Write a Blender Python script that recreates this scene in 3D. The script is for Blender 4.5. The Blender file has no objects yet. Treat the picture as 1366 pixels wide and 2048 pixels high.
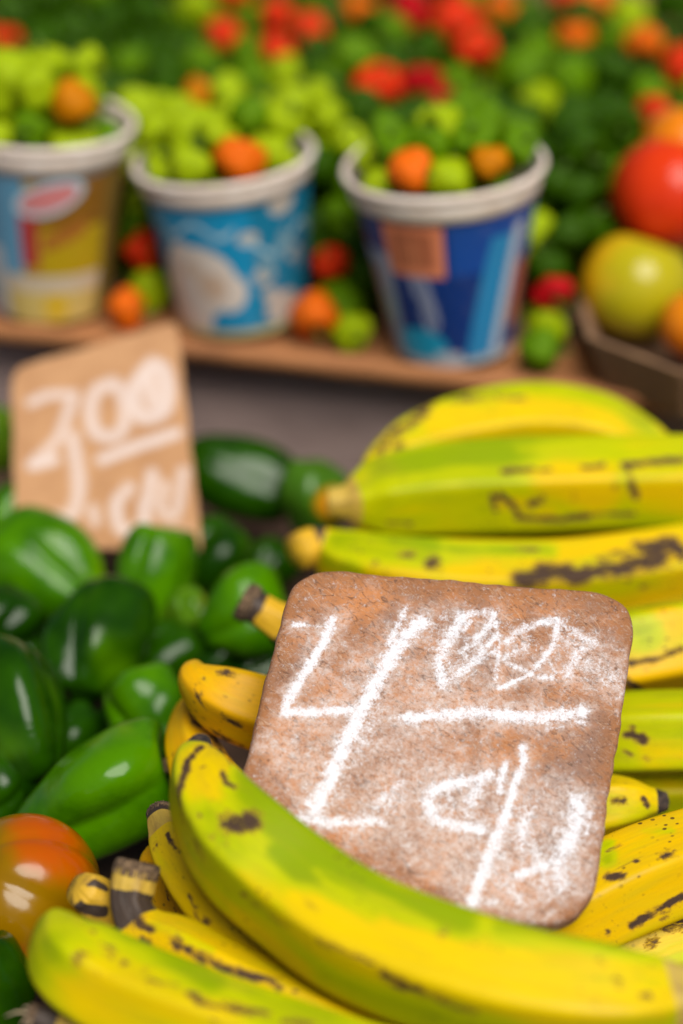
import bpy, math, random
import numpy as np
from mathutils import Vector, Matrix

random.seed(7)
rng = np.random.default_rng(11)
scene = bpy.context.scene
R = math.radians

# ------------------------------------------------------------------ camera
PITCH = R(29.0)
CAM = np.array([0.0, 0.0, 0.50])
FPX = 85.0 / 24.0 * 1366.0
cam_data = bpy.data.cameras.new("camera")
cam = bpy.data.objects.new("camera", cam_data)
scene.collection.objects.link(cam)
cam.location = CAM
cam.rotation_euler = (R(90) - PITCH, 0, 0)
cam_data.sensor_fit = 'HORIZONTAL'
cam_data.sensor_width = 24.0
cam_data.lens = 85.0
cam_data.clip_start = 0.02
cam_data.clip_end = 50.0
cam_data.dof.use_dof = True
cam_data.dof.focus_distance = 0.734
cam_data.dof.aperture_fstop = 3.7
scene.camera = cam

# ------------------------------------------------------------------ sky + sun
SUN_EL, SUN_AZ = R(56), R(24)          # light from the open street behind the viewer
world = bpy.data.worlds.new("World")
scene.world = world
world.use_nodes = True
wn = world.node_tree.nodes
wl = world.node_tree.links
bgn = wn["Background"]
sky = wn.new("ShaderNodeTexSky")
sky.sky_type = 'NISHITA'
sky.sun_disc = False
sky.sun_elevation = SUN_EL
sky.sun_rotation = math.pi - SUN_AZ
sky.dust_density = 0.2
sky.air_density = 0.8
wl.new(sky.outputs[0], bgn.inputs[0])
bgn.inputs[1].default_value = 0.05
sun_data = bpy.data.lights.new("sun", 'SUN')
sun_data.energy = 5.0
sun_data.angle = R(42)
sun_data.color = (1.0, 0.95, 0.87)
sun = bpy.data.objects.new("sun", sun_data)
scene.collection.objects.link(sun)
sdir = Vector((math.sin(SUN_AZ) * math.cos(SUN_EL), -math.cos(SUN_AZ) * math.cos(SUN_EL), math.sin(SUN_EL)))
sun.rotation_euler = sdir.to_track_quat('Z', 'Y').to_euler()
scene.view_settings.view_transform = 'Standard'
scene.view_settings.look = 'None'
scene.view_settings.exposure = -0.12
scene.view_settings.gamma = 1.0
scene.view_settings.use_curve_mapping = False
scene.render.engine = 'CYCLES'
scene.cycles.use_denoising = True
scene.cycles.max_bounces = 5
scene.cycles.diffuse_bounces = 2

# ------------------------------------------------------------------ helpers
FWD = np.array([0, math.cos(PITCH), -math.sin(PITCH)])
UPV = np.array([0, math.sin(PITCH), math.cos(PITCH)])
RGT = np.array([1.0, 0, 0])

def ray(px, py):
    d = FWD + RGT * ((px - 683.0) / FPX) + UPV * ((1024.0 - py) / FPX)
    return d / np.linalg.norm(d)

def at(px, py, z):
    d = ray(px, py)
    return CAM + d * ((z - CAM[2]) / d[2])

def proj(p):
    v = np.asarray(p) - CAM
    dep = v @ FWD
    return 683.0 + FPX * (v @ RGT) / dep, 1024.0 - FPX * (v @ UPV) / dep, dep

def msize(rpx, p):
    return rpx * ((np.asarray(p) - CAM) @ FWD) / FPX

def smooth(a, b, x):
    t = np.clip((x - a) / (b - a), 0, 1)
    return t * t * (3 - 2 * t)

col = scene.collection.objects

def mesh_obj(name, verts, faces, mat, parent=None, attrs=None, shade=True, loc=None):
    me = bpy.data.meshes.new(name)
    me.from_pydata([tuple(v) for v in verts], [], faces)
    if shade:
        me.polygons.foreach_set('use_smooth', [True] * len(me.polygons))
    for k, a in (attrs or {}).items():
        a = np.asarray(a, dtype=np.float32)
        if a.ndim == 1:
            at_ = me.attributes.new(k, 'FLOAT', 'POINT')
            at_.data.foreach_set('value', a)
        elif a.shape[1] == 3:
            at_ = me.attributes.new(k, 'FLOAT_VECTOR', 'POINT')
            at_.data.foreach_set('vector', a.ravel())
        else:
            at_ = me.attributes.new(k, 'FLOAT_COLOR', 'POINT')
            at_.data.foreach_set('color', a.ravel())
    me.materials.append(mat)
    me.update()
    o = bpy.data.objects.new(name, me)
    col.link(o)
    if parent is not None:
        o.parent = parent
    if loc is not None:
        o.location = loc
    return o

def tag(o, label, cat, group=None):
    o['label'] = label
    o['category'] = cat
    if group:
        o['group'] = group
    return o

def empty(name, loc, label, cat, group=None):
    o = bpy.data.objects.new(name, None)
    col.link(o)
    o.location = tuple(loc)
    o.empty_display_size = 0.01
    return tag(o, label, cat, group)

def grid_faces(n, m, closed=True, off=0):
    f = []
    for i in range(n - 1):
        for j in range(m if closed else m - 1):
            j2 = (j + 1) % m
            f.append((off + i * m + j, off + i * m + j2, off + (i + 1) * m + j2, off + (i + 1) * m + j))
    return f

def catmull(pts, n):
    p = np.asarray(pts, float)
    p = np.vstack([2 * p[0] - p[1], p, 2 * p[-1] - p[-2]])
    seg = np.linalg.norm(np.diff(p[1:-1, :3], axis=0), axis=1)
    cum = np.concatenate([[0], np.cumsum(seg)])
    out = []
    for s in np.linspace(0, cum[-1], n):
        i = min(max(np.searchsorted(cum, s, side='right') - 1, 0), len(seg) - 1)
        t = (s - cum[i]) / seg[i]
        a, b, c, d = p[i], p[i + 1], p[i + 2], p[i + 3]
        out.append(0.5 * (2 * b + (c - a) * t + (2 * a - 5 * b + 4 * c - d) * t * t + (3 * b - a - 3 * c + d) * t ** 3))
    return np.array(out), np.linspace(0, cum[-1], n)

def frames(path):
    t = np.gradient(path, axis=0)
    t /= np.linalg.norm(t, axis=1)[:, None]
    up = np.array([0, 0, 1.0])
    n0 = np.cross(t[0], up)
    n0 /= np.linalg.norm(n0)
    N = [n0]
    for i in range(1, len(path)):
        v = N[-1] - t[i] * (N[-1] @ t[i])
        N.append(v / np.linalg.norm(v))
    N = np.array(N)
    B = np.cross(t, N)
    return t, N, B

# ------------------------------------------------------------------ materials
class NT:
    def __init__(self, name):
        self.m = bpy.data.materials.new(name)
        self.m.use_nodes = True
        self.t = self.m.node_tree
        self.b = self.t.nodes["Principled BSDF"]
    def n(self, typ, **kw):
        nd = self.t.nodes.new(typ)
        for k, v in kw.items():
            setattr(nd, k, v)
        return nd
    def put(self, sock, v):
        if hasattr(v, 'is_linked') or isinstance(v, bpy.types.NodeSocket):
            self.t.links.new(v, sock)
        else:
            if isinstance(v, (tuple, list)) and len(v) == 3 and sock.type == 'RGBA':
                v = (*v, 1)
            sock.default_value = v
    def math(self, op, a, b=0.0, c=None, clamp=False):
        nd = self.n("ShaderNodeMath", operation=op, use_clamp=clamp)
        self.put(nd.inputs[0], a)
        self.put(nd.inputs[1], b)
        if c is not None:
            self.put(nd.inputs[2], c)
        return nd.outputs[0]
    def step(self, x, lo, hi, a=0.0, b=1.0):
        nd = self.n("ShaderNodeMapRange", interpolation_type='SMOOTHSTEP')
        self.put(nd.inputs[0], x)
        nd.inputs[1].default_value = lo
        nd.inputs[2].default_value = hi
        nd.inputs[3].default_value = a
        nd.inputs[4].default_value = b
        return nd.outputs[0]
    def mix(self, f, a, b, mode='MIX'):
        nd = self.n("ShaderNodeMix", data_type='RGBA', blend_type=mode)
        self.put(nd.inputs[0], f)
        self.put(nd.inputs[6], a)
        self.put(nd.inputs[7], b)
        return nd.outputs[2]
    def noise(self, vec, scale, detail=3.0, rough=0.55, dist=0.0):
        nd = self.n("ShaderNodeTexNoise")
        self.put(nd.inputs['Vector'], vec)
        nd.inputs['Scale'].default_value = scale
        nd.inputs['Detail'].default_value = detail
        nd.inputs['Roughness'].default_value = rough
        nd.inputs['Distortion'].default_value = dist
        return nd.outputs[0]
    def voro(self, vec, scale, feature='F1', rand=1.0):
        nd = self.n("ShaderNodeTexVoronoi", feature=feature)
        self.put(nd.inputs['Vector'], vec)
        nd.inputs['Scale'].default_value = scale
        nd.inputs['Randomness'].default_value = rand
        return nd.outputs['Distance']
    def attr(self, name, out='Fac'):
        nd = self.n("ShaderNodeAttribute", attribute_name=name)
        return nd.outputs[out]
    def obj(self):
        return self.n("ShaderNodeTexCoord").outputs['Object']
    def rand(self):
        return self.n("ShaderNodeObjectInfo").outputs['Random']
    def scalev(self, v, s, off=None):
        nd = self.n("ShaderNodeMapping")
        self.put(nd.inputs[0], v)
        nd.inputs['Scale'].default_value = s
        if off is not None:
            self.put(nd.inputs['Location'], off)
        return nd.outputs[0]
    def shift(self, v, amt):
        """move texture space by the object's own random number"""
        c = self.n("ShaderNodeCombineXYZ")
        r = self.math('MULTIPLY', self.rand(), amt)
        for i in range(3):
            self.put(c.inputs[i], r)
        a = self.n("ShaderNodeVectorMath", operation='ADD')
        self.put(a.inputs[0], v)
        self.put(a.inputs[1], c.outputs[0])
        return a.outputs[0]
    def bump(self, h, strength=0.3, dist=0.001, prev=None):
        nd = self.n("ShaderNodeBump")
        nd.inputs['Strength'].default_value = strength
        nd.inputs['Distance'].default_value = dist
        self.put(nd.inputs['Height'], h)
        if prev is not None:
            self.put(nd.inputs['Normal'], prev)
        return nd.outputs[0]
    def out(self, color, rough, normal=None, spec=0.5, coat=0.0, coat_r=0.1, sss=0.0):
        self.put(self.b.inputs['Base Color'], color)
        self.put(self.b.inputs['Roughness'], rough)
        self.b.inputs['Specular IOR Level'].default_value = spec
        if coat:
            self.b.inputs['Coat Weight'].default_value = coat
            self.b.inputs['Coat Roughness'].default_value = coat_r
        if sss:
            self.b.inputs['Subsurface Weight'].default_value = sss
            self.b.inputs['Subsurface Radius'].default_value = (1.0, 0.6, 0.1)
            self.b.inputs['Subsurface Scale'].default_value = 0.003
        if normal is not None:
            self.put(self.b.inputs['Normal'], normal)
        return self.m

def mat_plantain():
    k = NT("plantain_peel")
    st = k.shift(k.attr('straight', 'Vector'), 3.0)
    lon = k.scalev(st, (0.22, 1, 1))
    g = k.attr('green')
    ripe = k.attr('ripe')
    n1 = k.noise(lon, 75, 4, 0.6)
    n2 = k.noise(lon, 160, 3)
    gg = k.math('ADD', g, k.math('MULTIPLY', k.math('SUBTRACT', n1, 0.5), 1.25))
    gf = k.step(gg, 0.05, 1.0)
    yel = k.mix(ripe, (0.74, 0.535, 0.0), (0.76, 0.385, 0.0))
    yel = k.mix(k.step(n2, 0.45, 0.75), yel, (0.66, 0.45, 0.004))
    lime = (0.47, 0.50, 0.0)
    grn = (0.235, 0.33, 0.0)
    c = k.mix(k.step(gf, 0.0, 0.55), yel, lime)
    c = k.mix(k.step(gf, 0.5, 1.0), c, grn)
    # faint long fibres in the skin
    fib = k.noise(k.scalev(st, (0.05, 1, 1)), 900, 2)
    c = k.mix(k.step(fib, 0.35, 0.75, 0.0, 0.16), c, (0.30, 0.20, 0.02))
    # ridge bruising
    rid = k.math('MULTIPLY', k.attr('ridge'), k.step(k.noise(k.scalev(st, (0.35, 1, 1)), 60, 4), 0.52, 0.68))
    # specks
    v = k.voro(k.scalev(st, (0.7, 1, 1)), 420)
    dens = k.step(k.noise(st, 55, 2), 0.50, 0.70)
    sp = k.math('MULTIPLY', k.step(v, 0.16, 0.26, 1, 0), k.math('MULTIPLY', dens, k.attr('speck')))
    b1 = k.noise(k.scalev(st, (0.7, 1, 1)), 190, 5, 0.72, 0.5)
    d2 = k.step(k.noise(st, 34, 2), 0.50, 0.66)
    sp2 = k.math('MULTIPLY', k.step(b1, 0.62, 0.71), k.math('MULTIPLY', d2, k.attr('speck')))
    edge = k.noise(k.scalev(st, (0.45, 1, 1)), 480, 7, 0.72, 0.4)
    dk = k.math('ADD', k.attr('dark'), k.math('MULTIPLY', k.math('SUBTRACT', edge, 0.5), 3.2))
    dkm = k.step(dk, 0.36, 0.82)
    halo = k.math('MULTIPLY', k.step(dk, 0.05, 0.6, 0, 0.7), k.step(k.attr('dark'), 0.02, 0.2))
    dkm = k.math('MULTIPLY', dkm, k.step(k.attr('dark'), 0.02, 0.2))
    c = k.mix(halo, c, (0.34, 0.17, 0.015))
    scr = k.noise(k.scalev(st, (0.07, 1, 1)), 420, 4, 0.6, 0.8)
    scd = k.step(k.noise(st, 48, 3), 0.50, 0.66)
    scm = k.math('MULTIPLY', k.math('MULTIPLY', k.step(scr, 0.60, 0.70), scd), k.attr('speck'))
    c = k.mix(k.math('MULTIPLY', scm, 0.55), c, (0.16, 0.085, 0.02))
    sm = k.noise(k.scalev(st, (0.4, 1, 1)), 38, 4, 0.6)
    c = k.mix(k.step(sm, 0.56, 0.74, 0, 0.35), c, (0.36, 0.24, 0.02))
    fr = k.step(k.noise(st, 1500, 2, 0.5), 0.66, 0.74)
    c = k.mix(k.math('MULTIPLY', k.math('MULTIPLY', fr, k.step(k.noise(st, 40, 2), 0.42, 0.62)), k.math('MULTIPLY', k.attr('speck'), 0.75)), c, (0.13, 0.07, 0.015))
    c = k.mix(k.math('MULTIPLY', sp, 0.8), c, (0.10, 0.05, 0.012))
    c = k.mix(k.math('MULTIPLY', sp2, 0.85), c, (0.06, 0.032, 0.014))
    c = k.mix(k.math('MULTIPLY', rid, 0.8), c, (0.085, 0.045, 0.018))
    dcol = k.mix(edge, (0.014, 0.010, 0.010), (0.11, 0.062, 0.036))
    c = k.mix(dkm, c, dcol)
    h = k.math('ADD', k.math('MULTIPLY', n2, 0.6), k.math('MULTIPLY', dkm, -0.5))
    nb = k.bump(h, 0.35, 0.0012)
    nb = k.bump(k.noise(k.scalev(st, (0.3, 1, 1)), 900, 3), 0.10, 0.0006, nb)
    rough = k.math('ADD', k.math('MULTIPLY', dkm, 0.25), k.step(n1, 0.3, 0.7, 0.34, 0.46))
    return k.out(c, rough, nb, spec=0.14)

def mat_stem():
    k = NT("plantain_stem")
    st = k.shift(k.attr('straight', 'Vector'), 3.0)
    n = k.noise(k.scalev(st, (0.25, 1, 1)), 260, 4)
    c = k.mix(k.attr('ripe'), (0.50, 0.36, 0.07), (0.70, 0.40, 0.012))
    c = k.mix(k.step(n, 0.45, 0.7, 0, 0.5), c, (0.24, 0.13, 0.04))
    dk = k.math('ADD', k.attr('dark'), k.math('MULTIPLY', k.math('SUBTRACT', n, 0.5), 0.9))
    dm = k.step(dk, 0.42, 0.6)
    c = k.mix(dm, c, k.mix(n, (0.012, 0.009, 0.009), (0.09, 0.055, 0.035)))
    return k.out(c, 0.6, k.bump(n, 0.6, 0.002))

def mat_crust(name, a, b, scale=350, rough=0.85, strength=0.9):
    k = NT(name)
    o = k.shift(k.obj(), 5.0)
    n = k.noise(o, scale, 5, 0.65)
    return k.out(k.mix(k.step(n, 0.35, 0.7), a, b), rough, k.bump(n, strength, 0.002))

def mat_pepper(name, base, dark, light, rough=0.16, scale=45, spec=0.24):
    k = NT(name)
    o = k.shift(k.obj(), 5.0)
    n = k.noise(o, scale, 3)
    c = k.mix(k.step(n, 0.35, 0.65), base, dark)
    c = k.mix(k.step(k.noise(o, scale * 0.55, 2), 0.58, 0.75), c, light)
    h = k.noise(o, scale * 2.2, 3)
    return k.out(c, k.step(n, 0.3, 0.7, rough, rough + 0.07), k.bump(h, 0.22, 0.003), spec=spec)

def mat_two(name, a, b, rough=0.25, lo=0.4, hi=0.62, third=None):
    """ripening fruit: colour a turning to colour b over the 'turn' attribute"""
    k = NT(name)
    o = k.shift(k.obj(), 5.0)
    t = k.math('ADD', k.attr('turn'), k.math('MULTIPLY', k.math('SUBTRACT', k.noise(o, 60, 3), 0.5), 0.5))
    c = k.mix(k.step(t, lo, hi), a, b)
    if third:
        c = k.mix(k.attr('seam'), c, third)
    return k.out(c, rough, k.bump(k.noise(o, 90, 2), 0.12, 0.003), spec=0.36)

def mat_wood(name, a, b, c3, grain=(1, 14, 14), scale=14, rough=0.75):
    k = NT(name)
    o = k.shift(k.obj(), 7.0)
    g = k.scalev(o, grain)
    n = k.noise(g, scale, 5, 0.6, 0.6)
    f = k.noise(g, scale * 6, 3)
    c = k.mix(k.step(n, 0.35, 0.68), a, b)
    c = k.mix(k.step(f, 0.5, 0.75, 0, 0.5), c, c3)
    st = k.noise(o, 22, 4)
    c = k.mix(k.step(st, 0.55, 0.75, 0, 0.45), c, c3)
    return k.out(c, rough, k.bump(k.math('ADD', n, k.math('MULTIPLY', f, 0.5)), 0.5, 0.002))

def mat_slab():
    k = NT("chalked_board")
    o = k.obj()
    n1 = k.noise(o, 55, 4, 0.6)
    n2 = k.noise(o, 420, 5, 0.7, 0.4)
    n3 = k.noise(o, 1400, 3, 0.7)
    rot = k.n("ShaderNodeMapping")
    k.put(rot.inputs[0], o)
    rot.inputs['Rotation'].default_value = (0, 0, 0.7)
    rot2 = k.n("ShaderNodeMapping")
    k.put(rot2.inputs[0], o)
    rot2.inputs['Rotation'].default_value = (0, 0, -0.6)
    fa = k.noise(k.scalev(rot.outputs[0], (0.16, 1, 1)), 620, 4, 0.65, 2.2)
    fb = k.noise(k.scalev(rot2.outputs[0], (1, 0.16, 1)), 620, 4, 0.65, 2.2)
    fc = k.noise(k.scalev(o, (0.14, 1, 1)), 900, 3, 0.6, 3.0)
    fibre = k.math('MAXIMUM', k.math('MAXIMUM', k.step(fa, 0.56, 0.68), k.step(fb, 0.57, 0.69)), k.step(fc, 0.58, 0.7))
    pits = k.step(k.noise(k.scalev(rot.outputs[0], (0.45, 1, 1)), 420, 5, 0.72, 2.2), 0.55, 0.66)
    c = k.mix(k.step(n1, 0.36, 0.64), (0.33, 0.145, 0.070), (0.53, 0.215, 0.080))
    c = k.mix(k.step(n2, 0.42, 0.68, 0, 0.7), c, (0.30, 0.180, 0.130))
    c = k.mix(k.step(k.noise(o, 34, 5, 0.65), 0.48, 0.68, 0, 0.7), c, (0.20, 0.135, 0.115))
    rim = k.math('MULTIPLY', k.attr('rim'), 0.75)
    c = k.mix(rim, c, (0.30, 0.125, 0.048))
    c = k.mix(k.math('MULTIPLY', fibre, 0.34), c, (0.70, 0.50, 0.36))
    grain = k.noise(o, 760, 5, 0.75, 0.8)
    c = k.mix(k.step(grain, 0.54, 0.68, 0, 0.5), c, (0.12, 0.065, 0.045))
    c = k.mix(k.math('MULTIPLY', pits, 0.62), c, (0.10, 0.055, 0.04))
    mott = k.noise(o, 110, 5, 0.7, 0.6)
    haze = k.math('ADD', k.attr('haze'), k.math('MULTIPLY', k.math('SUBTRACT', mott, 0.5), 1.9))
    hz = k.math('MULTIPLY', k.step(haze, 0.06, 0.85), k.step(k.math('ADD', k.math('MULTIPLY', grain, -0.7), k.math('MULTIPLY', n2, 0.7)), -0.30, 0.26))
    c = k.mix(k.math('MULTIPLY', hz, 0.80), c, (0.72, 0.62, 0.58))
    grit = k.math('ADD', k.math('MULTIPLY', k.math('SUBTRACT', n2, 0.5), 1.3), k.math('MULTIPLY', k.math('SUBTRACT', n3, 0.5), 1.1))
    grit = k.math('SUBTRACT', grit, k.math('MULTIPLY', k.math('SUBTRACT', grain, 0.5), 1.2))
    ch = k.math('ADD', k.attr('chalk'), k.math('MULTIPLY', grit, 1.35))
    ch = k.math('SUBTRACT', ch, k.math('MULTIPLY', pits, 0.12))
    c = k.mix(k.math('MULTIPLY', pits, 0.22), c, (0.16, 0.09, 0.065))
    cm = k.math('MULTIPLY', k.step(ch, 0.14, 1.06), 0.94)
    c = k.mix(cm, c, (0.80, 0.80, 0.85))
    h = k.math('ADD', k.math('MULTIPLY', fibre, 0.5), k.math('SUBTRACT', k.math('MULTIPLY', n2, 0.8), k.math('MULTIPLY', pits, 0.7)))
    h = k.math('ADD', h, k.math('MULTIPLY', cm, 0.4))
    return k.out(c, 0.88, k.bump(h, 0.45, 0.0008), spec=0.2)

def mat_card():
    k = NT("chalked_cardboard")
    o = k.obj()
    n = k.noise(o, 70, 4)
    c = k.mix(k.step(n, 0.3, 0.7), (0.52, 0.285, 0.14), (0.44, 0.23, 0.11))
    ch = k.math('ADD', k.attr('chalk'), k.math('MULTIPLY', k.math('SUBTRACT', k.noise(o, 500, 4, 0.7), 0.5), 0.6))
    c = k.mix(k.math('MULTIPLY', k.step(ch, 0.25, 1.0), 0.72), c, (0.74, 0.65, 0.62))
    return k.out(c, 0.9, k.bump(n, 0.2, 0.001), spec=0.15)

def mat_vcol(name, rough=0.45, wear=0.12):
    k = NT(name)
    o = k.obj()
    n = k.noise(o, 120, 5, 0.65)
    c = k.mix(k.step(n, 0.55, 0.75, 0, wear), k.attr('print', 'Color'), (0.45, 0.38, 0.30))
    return k.out(c, rough, k.bump(k.noise(o, 60, 2), 0.15, 0.002))

M = {}
M['peel'] = mat_plantain()
M['stem'] = mat_stem()
M['tip'] = mat_crust("blossom_crust", (0.012, 0.009, 0.009), (0.09, 0.058, 0.042))
M['cut'] = mat_crust("cut_stem_end", (0.07, 0.04, 0.022), (0.30, 0.19, 0.10), 500)
M['fibre'] = mat_crust("dry_fibre", (0.40, 0.30, 0.18), (0.55, 0.42, 0.28))
M['bell'] = mat_pepper("green_pepper_skin", (0.062, 0.195, 0.0), (0.026, 0.11, 0.0), (0.16, 0.30, 0.0))
M['bell_dark'] = mat_pepper("dark_green_pepper_skin", (0.015, 0.064, 0.0), (0.006, 0.032, 0.0), (0.05, 0.14, 0.0))  # dark green peppers, deepened so the skin colour also carries the gap shadows
M['bell_light'] = mat_pepper("yellow_green_pepper_skin", (0.15, 0.26, 0.008), (0.07, 0.17, 0.006), (0.36, 0.32, 0.01))
M['bell_turn'] = mat_two("turning_pepper_skin", (0.05, 0.14, 0.006), (0.62, 0.26, 0.006))
M['bell_stem'] = mat_pepper("pepper_stem_green", (0.09, 0.17, 0.02), (0.05, 0.11, 0.012), (0.16, 0.17, 0.03), 0.5, 120)
M['dry_stem'] = mat_crust("pepper_stem_dry", (0.16, 0.10, 0.05), (0.42, 0.28, 0.14))
M['chili'] = [
    mat_pepper("chili_green", (0.115, 0.235, 0.0), (0.055, 0.145, 0.0), (0.27, 0.35, 0.0), 0.38, 80, 0.10),
    mat_pepper("chili_dark_green", (0.034, 0.095, 0.0), (0.014, 0.046, 0.0), (0.085, 0.17, 0.0), 0.38, 80, 0.10),  # dark green with the heap's shadow tone worked into the colour
    mat_pepper("chili_yellow_green", (0.36, 0.46, 0.003), (0.24, 0.36, 0.003), (0.55, 0.54, 0.005), 0.40, 80, 0.10),
    mat_pepper("chili_orange", (0.80, 0.155, 0.005), (0.70, 0.10, 0.004), (0.80, 0.26, 0.006), 0.32, 80, 0.10),
    mat_pepper("chili_red", (0.72, 0.035, 0.004), (0.58, 0.022, 0.004), (0.75, 0.075, 0.005), 0.28, 80, 0.10),
    mat_pepper("chili_crimson", (0.50, 0.006, 0.010), (0.36, 0.004, 0.008), (0.60, 0.010, 0.012), 0.28, 80, 0.10),
    mat_pepper("chili_amber", (0.62, 0.19, 0.0), (0.42, 0.15, 0.0), (0.60, 0.22, 0.006), 0.36, 80, 0.10)]
M['tomato_front'] = mat_two("half_ripe_tomato", (0.24, 0.12, 0.0), (0.44, 0.075, 0.0), 0.2, 0.30, 0.75, (0.75, 0.40, 0.28))
M['tomato_red'] = mat_pepper("red_tomato_skin", (0.66, 0.040, 0.006), (0.58, 0.030, 0.005), (0.68, 0.075, 0.006), 0.22, 25)
M['tomato_yel'] = mat_two("yellow_tomato_skin", (0.42, 0.36, 0.006), (0.72, 0.40, 0.006), 0.25)
M['tomato_or'] = mat_pepper("orange_tomato_skin", (0.76, 0.22, 0.006), (0.66, 0.15, 0.005), (0.78, 0.30, 0.006), 0.25, 25)
M['slab'] = mat_slab()
M['card'] = mat_card()
M['table'] = mat_wood("table_wood", (0.10, 0.050, 0.028), (0.060, 0.030, 0.018), (0.030, 0.018, 0.012))
M['shelf'] = mat_wood("weathered_shelf_wood", (0.40, 0.29, 0.26), (0.32, 0.235, 0.215), (0.22, 0.155, 0.14))
M['tray'] = mat_wood("orange_tray_wood", (0.44, 0.18, 0.060), (0.36, 0.14, 0.05), (0.22, 0.09, 0.035))
M['tray2'] = mat_wood("brown_tray_card", (0.30, 0.17, 0.085), (0.23, 0.125, 0.065), (0.13, 0.07, 0.04))
M['cup'] = mat_vcol("printed_cup_wall")
M['cup_rim'] = mat_crust("cup_rim_paper", (0.70, 0.57, 0.47), (0.84, 0.74, 0.66), 90, 0.6, 0.15)

# ------------------------------------------------------------------ boxes / planks (table, shelf)
def box_mesh(sx, sy, sz, bev=0.002):
    """a plank with chamfered edges, origin at its centre"""
    import bmesh
    bm = bmesh.new()
    bmesh.ops.create_cube(bm, size=1.0)
    bmesh.ops.scale(bm, vec=(sx, sy, sz), verts=bm.verts)
    bmesh.ops.bevel(bm, geom=bm.edges[:], offset=bev, segments=2, affect='EDGES')
    me = bpy.data.meshes.new("plank")
    bm.to_mesh(me)
    bm.free()
    return me

def plank(name, me, mat, loc, rot, parent):
    o = bpy.data.objects.new(name, me)
    if not me.materials:
        me.materials.append(mat)
    col.link(o)
    o.parent = parent
    o.location = loc
    o.rotation_euler = rot
    return o

table = bpy.data.objects.new("table_top", None)
col.link(table)
table['kind'] = 'structure'
table['label'] = 'dark brown wooden plank stall table under the produce'
pm = box_mesh(1.6, 0.106, 0.024)
for i in range(13):
    plank("plank", pm, M['table'], (0, 0.30 + i * 0.1085, -0.012 + 0.0008 * math.sin(i * 2.1)), (0, 0, 0.002 * math.sin(i * 3.3)), table)

# tray frame of reference: front edge slants nearer to the viewer on the right
TA = R(13.8)
T0 = np.array([0.043, 0.877])
EX = np.array([math.cos(TA), -math.sin(TA)])
EY = np.array([math.sin(TA), math.cos(TA)])
FLOOR = 0.0765
def tl(lx, ly, z=0.0):
    p = T0 + EX * lx + EY * ly
    return np.array([p[0], p[1], z])

shelf = empty("shelf_box", tl(-0.05, 0.20, 0), "weathered grey-brown wooden shelf box under the orange tray", "shelf")
shelf.rotation_euler = (0, 0, -TA)
fm = box_mesh(0.95, 0.018, 0.0655)
plank("front_board", fm, M['shelf'], (0.0, -0.175, 0.03275), (0, 0, 0), shelf)
tm = box_mesh(0.95, 0.134, 0.006, 0.001)
for i in range(3):
    plank("plank", tm, M['shelf'], (0.0, -0.115 + i * 0.136, 0.0686), (0, 0, 0), shelf)
em = box_mesh(0.018, 0.36, 0.065)
for s in (-1, 1):
    plank("end_board", em, M['shelf'], (s * 0.462, 0.02, 0.0327), (0, 0, 0), shelf)

tray = empty("pepper_tray", tl(-0.05, 0.18, 0.0717), "shallow orange-brown wooden tray heaped with small peppers", "tray")
tray.rotation_euler = (0, 0, -TA)
def tray_part(name, sx, sy, sz, x, y, z, bev=0.0015):
    return plank(name, box_mesh(sx, sy, sz, bev), M['tray'], (x, y, z - 0.0717), (0, 0, 0), tray)
tray_part("tray_floor", 0.76, 0.364, 0.0045, 0.0, 0.0042, 0.0742)
lv = []
for i in range(120):
    x = -0.385 + 0.77 * i / 119
    wv = 0.0012 * math.sin(x * 31) + 0.0006 * math.sin(x * 77 + 1) + 0.0004 * math.sin(x * 190)
    dz = 0.0008 * math.sin(x * 23 + 2) + 0.0005 * math.sin(x * 140)
    for (yy, zz) in ((-0.1830, 0.0719), (-0.1834, 0.0760), (-0.1826, 0.0798), (-0.1806, 0.0801), (-0.1790, 0.0768), (-0.1788, 0.0719)):
        lv.append((x, yy + (wv if zz > 0.073 else 0), zz + (dz if zz > 0.078 else 0) - 0.0717))
lf = grid_faces(120, 6)
mesh_obj("front_lip", lv, [q[::-1] for q in lf] + [(0, 1, 2, 3, 4, 5), tuple(119 * 6 + j for j in range(6))[::-1]], M['tray'], tray)
tray_part("side_lip", 0.007, 0.364, 0.030, -0.3835, 0.0, 0.0870)
tray_part("side_lip", 0.007, 0.364, 0.030, 0.3835, 0.0, 0.0870)
plank("back_board", box_mesh(0.77, 0.010, 0.066), M['tray2'], (0, 0.192, 0.033), (0, 0, 0), tray)
# sloping false floor that lifts the heap towards the back
def base_h(ly):
    return FLOOR + 0.0005 + 0.022 * smooth(0.075, 0.14, ly) + 0.004 * smooth(0.14, 0.34, ly)
vs, fs = [], []
ls = np.linspace(0.045, 0.355, 24)
for l in ls:
    for x in (-0.372, 0.372):
        vs.append((x, l - 0.18, base_h(l) - 0.0717))
n0 = len(vs)
for l in ls:
    for x in (-0.372, 0.372):
        vs.append((x, l - 0.18, FLOOR + 0.0002 - 0.0717))
for i in range(23):
    a = 2 * i
    fs += [(a, a + 1, a + 3, a + 2), (n0 + a + 2, n0 + a + 3, n0 + a + 1, n0 + a), (a, a + 2, n0 + a + 2, n0 + a), (a + 3, a + 1, n0 + a + 1, n0 + a + 3)]
fs += [(0, n0, n0 + 1, 1), (46, 47, n0 + 47, n0 + 46)]
mesh_obj("sloping_base", vs, fs, M['tray2'], tray, shade=False)

# ------------------------------------------------------------------ plantains
def seg_dist(P, a, b):
    ab = b - a
    t = np.clip(((P - a) @ ab) / max(ab @ ab, 1e-12), 0, 1)
    return np.linalg.norm(P - (a + t[:, None] * ab), axis=1)

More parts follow.
